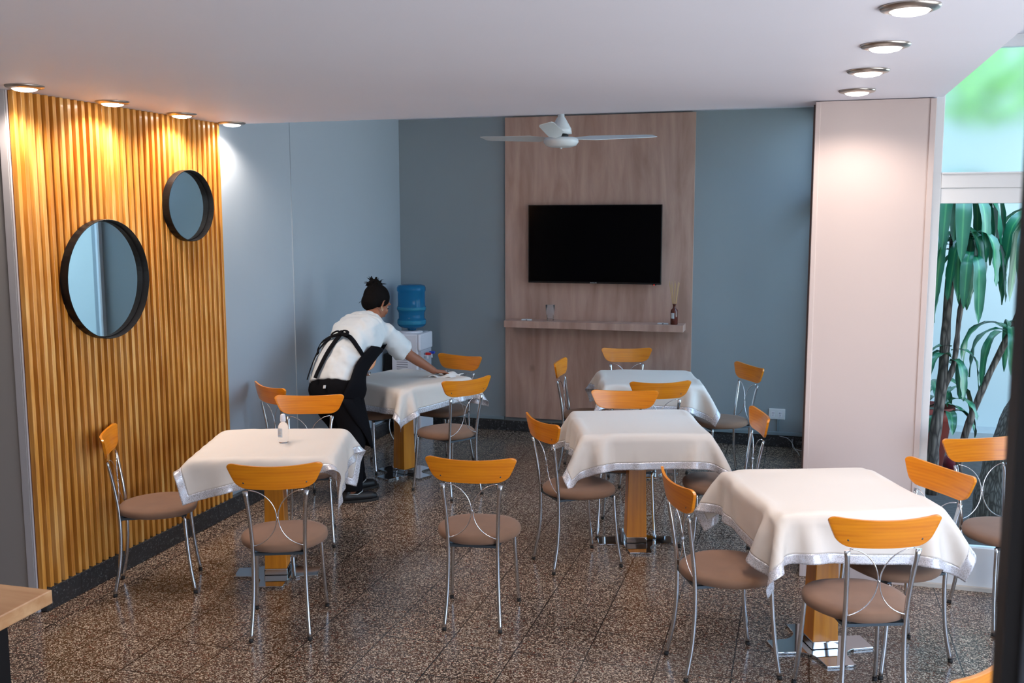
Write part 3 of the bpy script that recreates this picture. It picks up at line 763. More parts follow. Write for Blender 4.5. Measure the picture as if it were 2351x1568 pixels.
def seat_mesh():
    mb = MB()
    n = 56
    pts = []
    for k in range(n):
        a = 2 * PI * k / n
        c, s = math.cos(a), math.sin(a)
        e = 2 / 2.7
        x = math.copysign(abs(c) ** e, c); y = math.copysign(abs(s) ** e, s)
        yy = 0.015 + 0.205 * y
        w = 0.212 - 0.060 * max(0, -y) ** 1.3 - 0.018 * max(0, y) ** 2
        pts.append((w * x, yy))
    rings = [(0.93, 0.428), (0.985, 0.434), (1.0, 0.448), (0.985, 0.461), (0.94, 0.470), (0.8, 0.476), (0.55, 0.479), (0.25, 0.480)]
    vs = []
    for f, z in rings:
        vs += [(x * f, 0.015 + (y - 0.015) * f, z) for x, y in pts]
    vs.append((0, 0.015, 0.480))
    fs = [tuple(reversed(range(n)))]
    for r in range(len(rings) - 1):
        fs += [(r * n + k, r * n + (k + 1) % n, (r + 1) * n + (k + 1) % n, (r + 1) * n + k) for k in range(n)]
    b = (len(rings) - 1) * n
    fs += [(b + k, b + (k + 1) % n, len(vs) - 1) for k in range(n)]
    mb.add(vs, fs, True)
    return mb


def make_chair():
    r = empty('dining_chair')
    seat_mesh().build('seat', M['suede'], r)
    backrest_mesh().build('backrest', M['chairwood'], r, bevel=0.003)
    for s in (-1, 1):
        p = smooth_path([(s * 0.1385, -0.207, 0.012), (s * 0.129, -0.180, 0.15), (s * 0.1235, -0.168, 0.30), (s * 0.1225, -0.170, 0.45), (s * 0.129, -0.188, 0.60), (s * 0.1415, -0.212, 0.742)], 6)
        rad = [0.0098] * (len(p) - 3) + [(0.010, 0.0098), (0.0115, 0.008), (0.013, 0.0055)]
        lg = MB().tube(p, rad, 14).build('leg', M['chrome'], r)
        MB().tube([(s * 0.1392, -0.209, 0.0), (s * 0.1380, -0.2055, 0.016)], 0.0108, 14).build('foot_cap', M['rubber'], lg)
        p = smooth_path([(s * 0.1805, 0.207, 0.012), (s * 0.172, 0.186, 0.15), (s * 0.165, 0.172, 0.30), (s * 0.160, 0.165, 0.425)], 6)
        lg = MB().tube(p, 0.0098, 14).build('leg', M['chrome'], r)
        MB().tube([(s * 0.181, 0.208, 0.0), (s * 0.180, 0.2055, 0.016)], 0.0108, 14).build('foot_cap', M['rubber'], lg)
        # wire arc
        pts = []
        for k in range(21):
            t = k / 20
            a = 1.44 - 2.88 * t
            x = 0.0035 + 0.143 - 0.143 * math.cos(a)
            z = 0.603 + 0.143 * math.sin(a)
            y = -0.205 + 0.030 * t + 0.003 * math.cos(a)
            pts.append((s * max(x, 0.0035), y, z))
        MB().tube(pts, 0.0026, 8, cap=True).build('back_wire', M['chrome_wire'], r)
        sc = MB().lathe([(0.0, 0), (0.0045, 0.0), (0.0045, 0.0015), (0.0, 0.002)], n=12).build('screw', M['bracket'], r)
        sc.location = (s * 0.145, -0.2255, 0.787); sc.rotation_euler = (PI / 2, 0, 0)
    MB().tube([(-0.004, -0.187, 0.604), (0.004, -0.187, 0.604)], 0.006, 10).build('wire_clip', M['chrome_wire'], r)
    fr = MB()
    for s in (-1, 1):
        fr.add([(s * 0.124, -0.165, 0.436), (s * 0.124, -0.165, 0.405), (s * 0.075, -0.135, 0.436), (s * 0.124, -0.160, 0.436), (s * 0.124, -0.160, 0.405), (s * 0.075, -0.130, 0.436)],
               [(0, 1, 2), (3, 5, 4), (0, 2, 5, 3), (1, 4, 5, 2), (0, 3, 4, 1)])
        fr.box(min(s * 0.11, s * 0.13), max(s * 0.11, s * 0.13), -0.165, 0.165, 0.415, 0.427)
    fr.box(-0.155, 0.155, 0.150, 0.172, 0.415, 0.427).box(-0.122, 0.122, -0.172, -0.155, 0.415, 0.427)
    fr.build('seat_frame', M['bracket'], r)
    return r


def copy_tree(o, parent=None):
    c = o.copy(); col.objects.link(c)
    if parent: c.parent = parent
    for ch in list(o.children): copy_tree(ch, c)
    return c


protoc = make_chair()
kids_done = False
for i, (k, (x, y, th)) in enumerate(CHAIRS.items()):
    c = protoc if i == 0 else copy_tree(protoc)
    c.location = (x, y, 0); c.rotation_euler = (0, 0, th)
    tag(c, CL[k], 'chair', 'dining chairs with orange wooden backs')

# ------------------------------------------------------------------ tables with cloths
ZT = 0.762
TABLES = [
    # x, y, rot, label, cloth label, cloth rot, cloth offset
    ((-2.807, 4.863, 0.329), 'pedestal table at the front left that carries the clear bottle', 'ivory tablecloth with glitter trim under the clear bottle', 0.20, (0.02, 0.055), 1.12),
    ((-2.965, 7.135, -0.41), 'pedestal table by the water dispenser that the worker leans over', 'ivory tablecloth with glitter trim being wiped by the worker', 0.05, (0.0, -0.01), 1.13),
    ((-0.937, 5.974, 0.316), 'pedestal table in the middle with four chairs around it', 'ivory tablecloth with glitter trim on the middle table', 0.03, (-0.01, -0.005), 1.15),
    ((-1.121, 7.702, 0.258), 'pedestal table at the rear, below the television', 'ivory tablecloth with glitter trim on the rear table below the television', -0.06, (0.02, 0.0), 1.14),
    ((0.146, 4.703, 0.403), 'pedestal table at the front right, nearest to the pillar', 'ivory tablecloth with glitter trim on the front right table', -0.05, (-0.015, -0.01), 1.17),
]
HT = 0.388


def cloth_sim(L, rot, off, h, seed, KS=1.0, K2=0.75, K3=0.0, K4=0.0, DAMP=0.9, N=41):
    rng = np.random.RandomState(seed)
    u = np.linspace(-L / 2, L / 2, N)
    U, V = np.meshgrid(u, u, indexing='ij')
    cr_, sr_ = math.cos(rot), math.sin(rot)
    X = U * cr_ - V * sr_ + off[0]
    Y = U * sr_ + V * cr_ + off[1]
    P = np.stack([X, Y, np.full_like(X, 0.004) + rng.uniform(0, 0.0015, X.shape)], -1)
    Q = P.copy()
    d = u[1] - u[0]
    H = h + 0.003
    cons = []
    def pair(a, b, rest, k): cons.append((a, b, rest, k))
    for off_, rest, k in (((1, 0), d, 1.0), ((0, 1), d, 1.0), ((1, 1), d * 2 ** .5, KS), ((1, -1), d * 2 ** .5, KS), ((2, 0), 2 * d, K2), ((0, 2), 2 * d, K2), ((4, 0), 4 * d, K4), ((0, 4), 4 * d, K4), ((3, 3), 3 * d * 2 ** .5, K3), ((3, -3), 3 * d * 2 ** .5, K3)):
        a, b = off_
        if k <= 0: continue
        m = max(abs(a), abs(b))
        I, J = np.meshgrid(np.arange(N), np.arange(N), indexing='ij')
        ok = (I + a < N) & (J + b < N) & (J + b >= 0)
        for par in range(2):
            ax = I if a else J
            sel = ok & ((ax // m) % 2 == par)
            ia, ja = I[sel], J[sel]
            pair((ia, ja), (ia + a, ja + b), rest, k)
    g = -9.8
    dt = 1 / 60
    top = (np.abs(X) < h - 0.02) & (np.abs(Y) < h - 0.02)
    for it in range(150):
        vel = (P - Q) * DAMP
        Q = P.copy()
        P = P + vel
        P[..., 2] += g * dt * dt
        for sub in range(9):
            for (a, b, rest, k) in cons:
                D = P[b] - P[a]
                ln = np.sqrt((D * D).sum(-1)) + 1e-9
                c = (0.5 * k * (ln - rest) / ln)[:, None] * D
                P[a] += c
                P[b] -= c
            # table collision: a slab with rounded rim
            x, y, z = P[..., 0], P[..., 1], P[..., 2]
            ins = (np.abs(x) < H) & (np.abs(y) < H) & (z < 0.003)
            dx, dy, dz = H - np.abs(x), H - np.abs(y), 0.003 - z
            up_ = ins & (dz <= np.minimum(dx, dy) + 0.004)
            sx_ = ins & ~up_ & (dx <= dy)
            sy_ = ins & ~up_ & (dx > dy)
            P[..., 2] = np.where(up_, 0.003, P[..., 2])
            P[..., 0] = np.where(sx_, np.sign(x) * H, P[..., 0])
            P[..., 1] = np.where(sy_, np.sign(y) * H, P[..., 1])
            P[..., :2][top] = Q[..., :2][top]
    return P, u


def upsample(P, k):
    # Catmull-Rom along both axes
    def up1(A):
        n = A.shape[0]
        E = np.concatenate([2 * A[:1] - A[1:2], A, 2 * A[-1:] - A[-2:-1]], 0)
        out = []
        for i in range(n - 1):
            p0, p1, p2, p3 = E[i], E[i + 1], E[i + 2], E[i + 3]
            for s in range(k):
                t = s / k
                out.append(0.5 * (2 * p1 + (p2 - p0) * t + (2 * p0 - 5 * p1 + 4 * p2 - p3) * t * t + (3 * p1 - p0 - 3 * p2 + p3) * t ** 3))
        out.append(A[-1])
        return np.array(out)
    B = up1(P)
    return np.swapaxes(up1(np.swapaxes(B, 0, 1)), 0, 1)


def grid_obj(name, G, UV, mask, m, parent=None):
    n0, n1 = G.shape[:2]
    idx = -np.ones((n0, n1), int)
    fs = []
    vs, uvs = [], []
    def vid(i, j):
        if idx[i, j] < 0:
            idx[i, j] = len(vs); vs.append(tuple(G[i, j])); uvs.append(tuple(UV[i, j]))
        return int(idx[i, j])
    for i in range(n0 - 1):
        for j in range(n1 - 1):
            if mask[i, j]:
                fs.append((vid(i, j), vid(i + 1, j), vid(i + 1, j + 1), vid(i, j + 1)))
    me = bpy.data.meshes.new(name); me.from_pydata(vs, [], fs); me.materials.append(m)
    me.polygons.foreach_set('use_smooth', [True] * len(fs))
    ul = me.uv_layers.new(name='UVMap')
    for lp in me.loops: ul.data[lp.index].uv = uvs[lp.vertex_index]
    me.update()
    o = bpy.data.objects.new(name, me); col.objects.link(o)
    if parent: o.parent = parent
    md = o.modifiers.new('thick', 'SOLIDIFY'); md.thickness = 0.0014; md.offset = 1.0
    return o


for ti, ((x, y, th), lab, clab, crot, coff, CLn) in enumerate(TABLES):
    r = empty('pedestal_table', (x, y, 0), th)
    tag(r, lab, 'table', 'square pedestal tables')
    hh, cr = HT - (0.030 if ti == 0 else 0.018), 0.06
    tp = []
    for q in range(4):
        a0 = q * PI / 2
        cx_, cy_ = [(1, 1), (-1, 1), (-1, -1), (1, -1)][q]
        tp += [(cx_ * (hh - cr) + cr * math.cos(a0 + k * PI / 12), cy_ * (hh - cr) + cr * math.sin(a0 + k * PI / 12)) for k in range(7)]
    MB().prism(tp, ZT - 0.028, ZT - 0.003).build('table_top', M['postwood'], r, bevel=0.008)
    MB().box(-0.16, 0.16, -0.16, 0.16, ZT - 0.045, ZT - 0.029).build('mounting_plate', M['black'], r)
    pm = MB()
    a, b = 0.062, 0.048
    vs = [(sx * a, sy * a, 0.05) for sx, sy in ((-1, -1), (1, -1), (1, 1), (-1, 1))] + [(sx * b, sy * b, ZT - 0.046) for sx, sy in ((-1, -1), (1, -1), (1, 1), (-1, 1))]
    pm.add(vs, [(3, 2, 1, 0), (4, 5, 6, 7), (0, 1, 5, 4), (1, 2, 6, 5), (2, 3, 7, 6), (3, 0, 4, 7)])
    pm.build('pedestal', M['postwood'], r, bevel=0.003)
    MB().box(-0.065, 0.065, -0.065, 0.065, 0.0125, 0.05).build('collar', M['mirror_steel'], r, bevel=0.004)
    # plus shaped base plate with concave corners
    A_, w_ = 0.235, 0.072
    poly = []
    for q in range(4):
        ca, sa = math.cos(q * PI / 2), math.sin(q * PI / 2)
        loc = [(A_, -w_ * 0.95), (A_, w_ * 0.95), (w_ + 0.085, w_)]
        for k in range(1, 6):
            t = k / 6 * PI / 2
            loc.append((w_ + 0.085 - 0.085 * math.sin(t), w_ + 0.085 - 0.085 * math.cos(t)))
        poly += [(px * ca - py * sa, px * sa + py * ca) for px, py in loc]
    MB().prism(poly, 0.0, 0.012).build('base_plate', M['mirror_steel'], r, bevel=0.002)
    # cloth
    P, u = cloth_sim(CLn, crot, coff, HT, 11 + ti, **(dict(KS=1.0, K2=0.65, DAMP=0.9) if ti == 0 else {}))
    for _ in range(3 if ti == 0 else 1):
        Pn = P.copy()
        Pn[1:-1, 1:-1] = 0.5 * P[1:-1, 1:-1] + 0.125 * (P[2:, 1:-1] + P[:-2, 1:-1] + P[1:-1, 2:] + P[1:-1, :-2])
        P = Pn
    G = upsample(P, 4)
    n = G.shape[0]
    uu = np.linspace(-CLn / 2, CLn / 2, n)
    Ug, Vg = np.meshgrid(uu, uu, indexing='ij')
    UVg = np.stack([Ug, Vg], -1)
    mid = (uu[:-1] + uu[1:]) / 2
    Um, Vm = np.meshgrid(mid, mid, indexing='ij')
    border = (np.maximum(np.abs(Um), np.abs(Vm)) > CLn / 2 - 0.042)
    co = grid_obj('tablecloth', G, UVg, ~border, M['cloth'])
    co.location = (x, y, ZT + 0.0005); co.rotation_euler.z = th
    tag(co, clab, 'tablecloth', 'ivory tablecloths with silver trim')
    bo = grid_obj('glitter_trim', G, UVg, border, M['glitter'], co)
    bo['label'] = 'silver glitter border'

# ------------------------------------------------------------------ bottle on the front left table
e = empty('sanitizer_bottle', (-2.745, 4.86, ZT + 0.0045)); tag(e, 'small clear plastic bottle with white cap on the front left table', 'bottle')
e.rotation_euler.z = 0.3
MB().lathe([(0.0, 0.004), (0.020, 0.0), (0.026, 0.004), (0.028, 0.02), (0.0265, 0.024), (0.028, 0.03), (0.028, 0.088), (0.026, 0.10), (0.018, 0.112), (0.0125, 0.118), (0.0125, 0.124)], n=32).build('body', M['clear_plastic'], e)
MB().lathe([(0.0155, 0.1225), (0.0155, 0.142), (0.0145, 0.146), (0.0135, 0.158), (0.009, 0.163), (0.0, 0.164)], n=24).build('cap', M['white_plastic'], e)
def wrap(name, a0, a1, z0, z1, m, rr=0.0286):
    mb = MB(); n = 10; vs = []
    for k in range(n + 1):
        a = a0 + (a1 - a0) * k / n
        for z in (z0, z1): vs.append((rr * math.cos(a), rr * math.sin(a), z))
    mb.add(vs, [(2 * k, 2 * k + 2, 2 * k + 3, 2 * k + 1) for k in range(n)], True)
    return mb.build(name, m, e)
wrap('paper_label', -2.9, -1.55, 0.035, 0.086, M['paper'])
wrap('blue_stripe', -2.9, -2.6, 0.037, 0.078, M['blueprint'], 0.0289)
wrap('red_stripe', -2.9, -2.6, 0.047, 0.050, M['redprint'], 0.0291)
for k in range(7): wrap('print_line', -2.5, -1.75 - 0.1 * (k % 3), 0.043 + k * 0.0055, 0.0445 + k * 0.0055, M['blueprint'] if k in (0, 6) else M['grille'], 0.0289)

# ------------------------------------------------------------------ water dispenser
wx, wy = -3.475, 8.57
e = empty('water_dispenser', (wx, wy, 0)); tag(e, 'white floor standing water dispenser in the back left corner', 'water dispenser')
MB().box(-0.125, 0.125, -0.16, 0.16, 0.02, 0.955).box(0.1252, 0.155, -0.16, 0.16, 0.80, 0.955).box(0.1252, 0.155, -0.16, 0.16, 0.02, 0.55).build('body', M['white_plastic'], e, bevel=0.014, seg=3)
MB().box(0.1255, 0.150, -0.135, 0.135, 0.56, 0.80).build('tap_recess', mat('recess_grey', (0.55, 0.56, 0.62), 0.4), e, bevel=0.004)
for yy, mm, nm in ((-0.05, M['red'], 'hot_tap'), (0.05, M['blue'], 'cold_tap')):
    t = MB().tube([(0.145, yy, 0.745), (0.185, yy, 0.745), (0.185, yy, 0.715)], 0.010, 10).build(nm, M['white_plastic'], e)
    MB().box(0.165, 0.215, yy - 0.014, yy + 0.014, 0.752, 0.775).build('lever', mm, t, bevel=0.004)
MB().box(-0.215, -0.126, -0.145, 0.145, 0.12, 0.76).build('condenser', M['black'], e, bevel=0.004)
sl = MB()
for k in range(6): sl.box(-0.08, 0.03, -0.1625, -0.1603, 0.60 + k * 0.022, 0.608 + k * 0.022)
sl.build('vent_slots', M['grille'], e)
MB().box(-0.125, 0.07, -0.1618, -0.1603, 0.40, 0.915).build('side_panel', M['white_plastic'], e, bevel=0.003)
for sx in (-0.12, 0.12):
    for sy in (-0.12, 0.12):
        MB().lathe([(0.015, 0.0), (0.015, 0.021)], n=12).build('foot', M['rubber'], e).location = (sx, sy, 0)
MB().lathe([(0.11, 0.954), (0.11, 0.963), (0.085, 0.972), (0.06, 0.972)], n=32).build('collar', M['white_plastic'], e)
bt = MB().lathe([(0.035, 0.0), (0.05, 0.02), (0.10, 0.028), (0.128, 0.05), (0.132, 0.075), (0.130, 0.105), (0.121, 0.115), (0.121, 0.165), (0.130, 0.185), (0.133, 0.215), (0.127, 0.235), (0.127, 0.36), (0.134, 0.372), (0.134, 0.40), (0.122, 0.42), (0.09, 0.428), (0.0, 0.43)], n=48)
o = bt.build('water_bottle', M['bottle_blue'], loc=(wx + 0.01, wy, 0.973))
tag(o, 'large blue water bottle upside down on the white dispenser', 'water bottle')
o2 = MB().lathe([(0.134, 0.19), (0.1355, 0.20), (0.1355, 0.213), (0.134, 0.222)], n=48).lathe([(0.133, 0.06), (0.1345, 0.07), (0.1345, 0.088), (0.133, 0.10)], n=48).build('rib', M['bottle_rim'], o)
pc = MB().tube(smooth_path([(-3.56, 8.30, 0.30), (-3.53, 8.16, 0.12), (-3.44, 8.12, 0.006), (-3.32, 8.2, 0.004), (-3.42, 8.42, 0.004)]), 0.004, 8)
tag(pc.build('white_cable', M['cable'], offset=(-3.5, 8.2, 0)), 'white power cord looping to the floor beside the water dispenser', 'cord')

# ------------------------------------------------------------------ near things: counter corner, dark post
r = empty('wooden_table', (-2.39, 2.655, 0)); tag(r, 'corner of a thick oak topped table at the bottom left edge', 'table')
MB().prism([(0, 0), (-1.1, -0.02), (-1.09, -0.9), (0.02, -0.88)], 0.722, 0.77).build('table_top', M['counterwood'], r, bevel=0.004)
for px, py in ((-0.10, -0.16), (-1.0, -0.16), (-1.0, -0.8), (-0.10, -0.8)):
    MB().box(px - 0.03, px + 0.03, py - 0.03, py + 0.03, 0, 0.721).build('leg', M['black'], r)
POST_X, POST_Y = 0.1935, 0.90
tag(MB().box(POST_X, POST_X + 0.16, POST_Y, POST_Y + 0.05, 0, ZC - 0.002).build('door_post', [M['post'], M['post_shade']], offset=(POST_X + 0.08, POST_Y, 0), bevel=0.004),
    'dark blue grey metal post close to the viewer along the right edge', 'door post')
tag(MB().box(POST_X - 0.014, POST_X - 0.0005, POST_Y + 0.005, POST_Y + 0.045, 0, ZC - 0.002).build('post_shade_strip', M['post_shade'], bpy.data.objects['door_post'], offset=(POST_X + 0.08, POST_Y, 0)))  # black strip stands in for the shade on the post's left side


# ------------------------------------------------------------------ the worker bending over her table
def V3(*a): return np.array(a, float)


def unit(v): return v / np.linalg.norm(v)


def capsule(mb, p0, p1, r0, r1, n=18):
    p0, p1 = np.array(p0, float), np.array(p1, float)
    d = p1 - p0; L = np.linalg.norm(d); d = d / (L + 1e-9)
    pts, rad = [], []
    for k in range(5):
        a = (1 - k / 4) * PI / 2 * 0.97
        pts.append(p0 - d * r0 * math.sin(a)); rad.append(r0 * math.cos(a))
    for k in range(5):
        a = (k / 4) * PI / 2 * 0.97
        pts.append(p1 + d * r1 * math.sin(a)); rad.append(r1 * math.cos(a))
    mb.tube(pts, rad, n)


def chain(mb, pts, rad, n=18):
    for i in range(len(pts) - 1): capsule(mb, pts[i], pts[i + 1], rad[i], rad[i + 1], n)


def ellipsoid(mb, c, ax, r, n=24, m=14):
    c = np.array(c); X, Y, Z = [np.array(a) for a in ax]
    vs = [c - Z * r[2]]
    for i in range(1, m):
        t = -PI / 2 + PI * i / m
        for k in range(n):
            a = 2 * PI * k / n
            vs.append(c + X * r[0] * math.cos(t) * math.cos(a) + Y * r[1] * math.cos(t) * math.sin(a) + Z * r[2] * math.sin(t))
    vs.append(c + Z * r[2])
    fs = [(0, 1 + (k + 1) % n, 1 + k) for k in range(n)]
    for i in range(m - 2):
        fs += [(1 + i * n + k, 1 + i * n + (k + 1) % n, 1 + (i + 1) * n + (k + 1) % n, 1 + (i + 1) * n + k) for k in range(n)]
    b = 1 + (m - 2) * n
    fs += [(b + k, b + (k + 1) % n, len(vs) - 1) for k in range(n)]
    mb.add(vs, fs, True)


def remesh(mb, name, m, parent, org, voxel=0.008, smooth=6, fac=0.6):
    o = mb.build(name + '_raw', m, None, offset=org)
    o.location = (0, 0, 0)
    md = o.modifiers.new('r', 'REMESH'); md.mode = 'VOXEL'; md.voxel_size = voxel; md.use_smooth_shade = True
    if smooth:
        sm = o.modifiers.new('s', 'SMOOTH'); sm.iterations = smooth; sm.factor = fac
    bpy.context.view_layer.update()
    dg = bpy.context.evaluated_depsgraph_get()
    me = bpy.data.meshes.new_from_object(o.evaluated_get(dg))
    me.name = name
    bpy.data.objects.remove(o)
    q = bpy.data.objects.new(name, me); col.objects.link(q)
    if not me.materials: me.materials.append(m)
    me.polygons.foreach_set('use_smooth', [True] * len(me.polygons))
    if parent: q.parent = parent
    return q


J = dict(pelvis=(-3.195, 6.42, 0.80), waist=(-3.195, 6.50, 0.945), chest=(-3.160, 6.68, 1.105), shc=(-3.150, 6.86, 1.205), neckb=(-3.105, 6.93, 1.275), head=(-3.128, 7.00, 1.370),
         rsh=(-2.990, 6.84, 1.165), relb=(-2.875, 7.055, 0.960), rwr=(-2.740, 7.225, 0.820), rhand=(-2.675, 7.355, 0.785),
         lsh=(-3.335, 6.955, 1.165), lelb=(-3.315, 7.06, 0.94), lwr=(-3.345, 7.12, 0.815), lhand=(-3.335, 7.20, 0.785),
         rhip=(-3.105, 6.375, 0.79), lhip=(-3.265, 6.465, 0.79), rkn=(-3.035, 6.375, 0.455), lkn=(-3.150, 6.56, 0.455),
         rank=(-3.020, 6.295, 0.085), lank=(-3.12, 6.575, 0.085))
J = {k: np.array(v) for k, v in J.items()}
ORG = (-3.07, 6.43, 0.0)
woman = empty('person', ORG)
tag(woman, 'person in pale shirt, black apron and trousers, bending over to wipe a table', 'person')

spine = [J['pelvis'] + V3(0.0, -0.01, -0.07), J['pelvis'], J['waist'], J['chest'], (J['chest'] + J['shc']) / 2 + V3(-0.004, -0.004, 0.008), J['shc'], J['neckb'] + V3(-0.01, -0.005, -0.01)]
side_h = unit(J['rhip'] - J['lhip']); side_s = unit(J['rsh'] - J['lsh'])
HWID = [0.165, 0.182, 0.160, 0.178, 0.190, 0.175, 0.07]
HDEP = [0.125, 0.135, 0.120, 0.128, 0.122, 0.095, 0.06]


def torso_frame(i):
    t = i / (len(spine) - 1)
    s = unit(side_h * (1 - t) + side_s * t)
    a = spine[min(i + 1, len(spine) - 1)] - spine[max(i - 1, 0)]
    a = unit(a)
    s = unit(s - a * np.dot(s, a))
    b = np.cross(s, a)          # toward the front
    if np.dot(b, V3(0.3, 0.6, -0.4)) < 0: b = -b
    return s, b


def torso_pt(i, phi, inf=0.0):
    """phi 0 = right side, pi/2 = front, -pi/2 = back"""
    s, b = torso_frame(i)
    c, q = math.cos(phi), math.sin(phi)
    e = 2 / 2.5
    c = math.copysign(abs(c) ** e, c); q = math.copysign(abs(q) ** e, q)
    return spine[i] + s * ((HWID[i] + inf) * c) + b * ((HDEP[i] + inf) * q)


def torso_interp(t, phi, inf=0.0):
    """t runs 0..len-1"""
    i = int(min(max(math.floor(t), 0), len(spine) - 2)); f = t - i
    P = [torso_pt(min(max(i + k, 0), len(spine) - 1), phi, inf) for k in (-1, 0, 1, 2)]
    return 0.5 * (2 * P[1] + (P[2] - P[0]) * f + (2 * P[0] - 5 * P[1] + 4 * P[2] - P[3]) * f * f + (3 * P[1] - P[0] - 3 * P[2] + P[3]) * f ** 3)


def torso_loft(mb, t0, t1, inf, n=28, m=22, fold=0.0):
    vs = []
    for j in range(m + 1):
        t = t0 + (t1 - t0) * j / m
        for k in range(n):
            ph = 2 * PI * k / n
            w = fold * math.sin(t * 9 + 2.5 * math.sin(ph) + 3 * ph) * (0.5 + 0.5 * math.sin(t * 3.1))
            vs.append(torso_interp(t, ph, (inf(t) if callable(inf) else inf) + w))
    fs = []
    for j in range(m):
        fs += [(j * n + k, j * n + (k + 1) % n, (j + 1) * n + (k + 1) % n, (j + 1) * n + k) for k in range(n)]
    fs += [tuple(reversed(range(n))), tuple(range(m * n, (m + 1) * n))]
    mb.add(vs, fs, True)


# ---- head
fdir = unit(V3(0.36, 0.82, -0.50)); hs = unit(np.cross(fdir, V3(0, 0, 1))); hu = np.cross(hs, fdir)   # hs = her right
hc = J['head'] + V3(0.012, 0, -0.005)


def hp(r, f, u): return hc + hs * (r * 1.14) + fdir * (f * 1.14) + hu * (u * 1.14)


body = MB()
torso_loft(body, 0.1, 5.9, -0.018)
ellipsoid(body, hp(0, -0.008, 0.022), (hs, fdir, hu), (0.082, 0.105, 0.100))
ellipsoid(body, hp(0, 0.026, -0.035), (hs, fdir, hu), (0.066, 0.068, 0.085))
capsule(body, hp(0, 0.068, -0.092), hp(0, 0.058, -0.088), 0.020, 0.026)       # chin
capsule(body, hp(0, 0.092, 0.012), hp(0, 0.106, -0.022), 0.007, 0.012)        # nose
capsule(body, hp(-0.010, 0.100, -0.026), hp(0.010, 0.100, -0.026), 0.008, 0.008)
for s in (-1, 1):
    capsule(body, hp(s * 0.014, 0.083, 0.028), hp(s * 0.045, 0.072, 0.028), 0.010, 0.009)   # brow
    capsule(body, hp(s * 0.038, 0.062, -0.025), hp(s * 0.030, 0.072, -0.035), 0.022, 0.018)  # cheek
    # ear: helix ring and lobe
    ear = [hp(s * 0.070, -0.004, -0.030), hp(s * 0.077, -0.014, -0.012), hp(s * 0.080, -0.019, 0.008), hp(s * 0.078, -0.010, 0.022), hp(s * 0.073, 0.003, 0.018)]
    chain(body, ear, [0.0075, 0.0055, 0.0055, 0.0055, 0.005], 10)
    capsule(body, hp(s * 0.070, -0.006, -0.02), hp(s * 0.072, -0.006, 0.012), 0.006, 0.006)
capsule(body, hp(-0.018, 0.086, -0.054), hp(0.018, 0.086, -0.054), 0.010, 0.010)
chain(body, [J['shc'] + V3(0.0, 0.0, -0.01), J['neckb'], hp(0, -0.02, -0.05)], [0.068, 0.052, 0.050])


# ---- arms and hands
def hand(mb, wr, kn, side, curl=0.35, spread=0.12):
    """wr wrist, kn middle knuckle; side = unit vector toward the thumb"""
    f = unit(kn - wr); sd = unit(side - f * np.dot(side, f)); nrm = np.cross(f, sd)
    if nrm[2] < 0: nrm = -nrm
    for q in (-0.030, -0.011, 0.010, 0.030):
        capsule(mb, wr + sd * q * 0.62, kn + sd * q, 0.0155, 0.0125, 12)
    Ls = {0.032: (0.036, 0.024, 0.019), 0.011: (0.041, 0.027, 0.021), -0.011: (0.038, 0.025, 0.020), -0.031: (0.030, 0.019, 0.017)}
    for q, ls in Ls.items():
        p = kn + sd * q; a = 0.10 + 0.4 * abs(q) * 3
        d0 = unit(f + sd * q * spread * 25 * 0.3)
        pts = [p]; rr = [0.0098]
        for i, l_ in enumerate(ls):
            a += curl * (0.7 if i == 0 else 0.9)
            pts.append(pts[-1] + (d0 * math.cos(a) - nrm * math.sin(a)) * l_); rr.append(0.0090 - 0.0008 * i)
        chain(mb, pts, rr, 10)
    t0 = wr + sd * 0.022 + f * 0.018
    t1 = t0 + (f * 0.62 + sd * 0.72 - nrm * 0.25) * 0.042
    t2 = t1 + (f * 0.85 + sd * 0.42 - nrm * 0.20) * 0.032
    t3 = t2 + (f * 0.97 + sd * 0.10 - nrm * 0.18) * 0.024
    chain(mb, [t0, t1, t2, t3], [0.0145, 0.0118, 0.0100, 0.0085], 10)


chain(body, [J['rsh'], (J['rsh'] + J['relb']) / 2, J['relb'], J['relb'] * 0.62 + J['rwr'] * 0.38, J['rwr']], [0.060, 0.050, 0.0415, 0.0400, 0.0265])
chain(body, [J['lsh'], (J['lsh'] + J['lelb']) / 2, J['lelb'], J['lelb'] * 0.62 + J['lwr'] * 0.38, J['lwr']], [0.060, 0.050, 0.0415, 0.0390, 0.0265])
rk = J['rwr'] + unit(J['rhand'] - J['rwr'] + V3(0.02, 0, 0.0)) * 0.085 + V3(0, 0, 0.004)
hand(body, J['rwr'], rk, V3(-0.9, 0.45, 0.0), 0.26)
lk = J['lwr'] + unit(J['lhand'] - J['lwr']) * 0.082
hand(body, J['lwr'], lk, V3(0.8, -0.35, 0.0), 0.16)
# ---- legs
for a, b_, c_ in (('rhip', 'rkn', 'rank'), ('lhip', 'lkn', 'lank')):
    h_, k_, n_ = J[a], J[b_], J[c_]
    chain(body, [h_, (h_ + k_) / 2, k_, k_ * 0.68 + n_ * 0.32 + V3(-0.01, -0.02, 0), n_], [0.082, 0.072, 0.052, 0.052, 0.034])
FOOTD = {'rank': unit(V3(0.80, 0.60, 0)), 'lank': unit(V3(0.55, 0.83, 0))}
for k, d in FOOTD.items():
    n_ = J[k]
    chain(body, [n_, n_ - d * 0.035 + V3(0, 0, -0.045), n_ + d * 0.07 + V3(0, 0, -0.040), n_ + d * 0.145 + V3(0, 0, -0.052)], [0.034, 0.030, 0.030, 0.022])
remesh(body, 'body', M['skin'], woman, ORG, 0.0048, 3, 0.5)
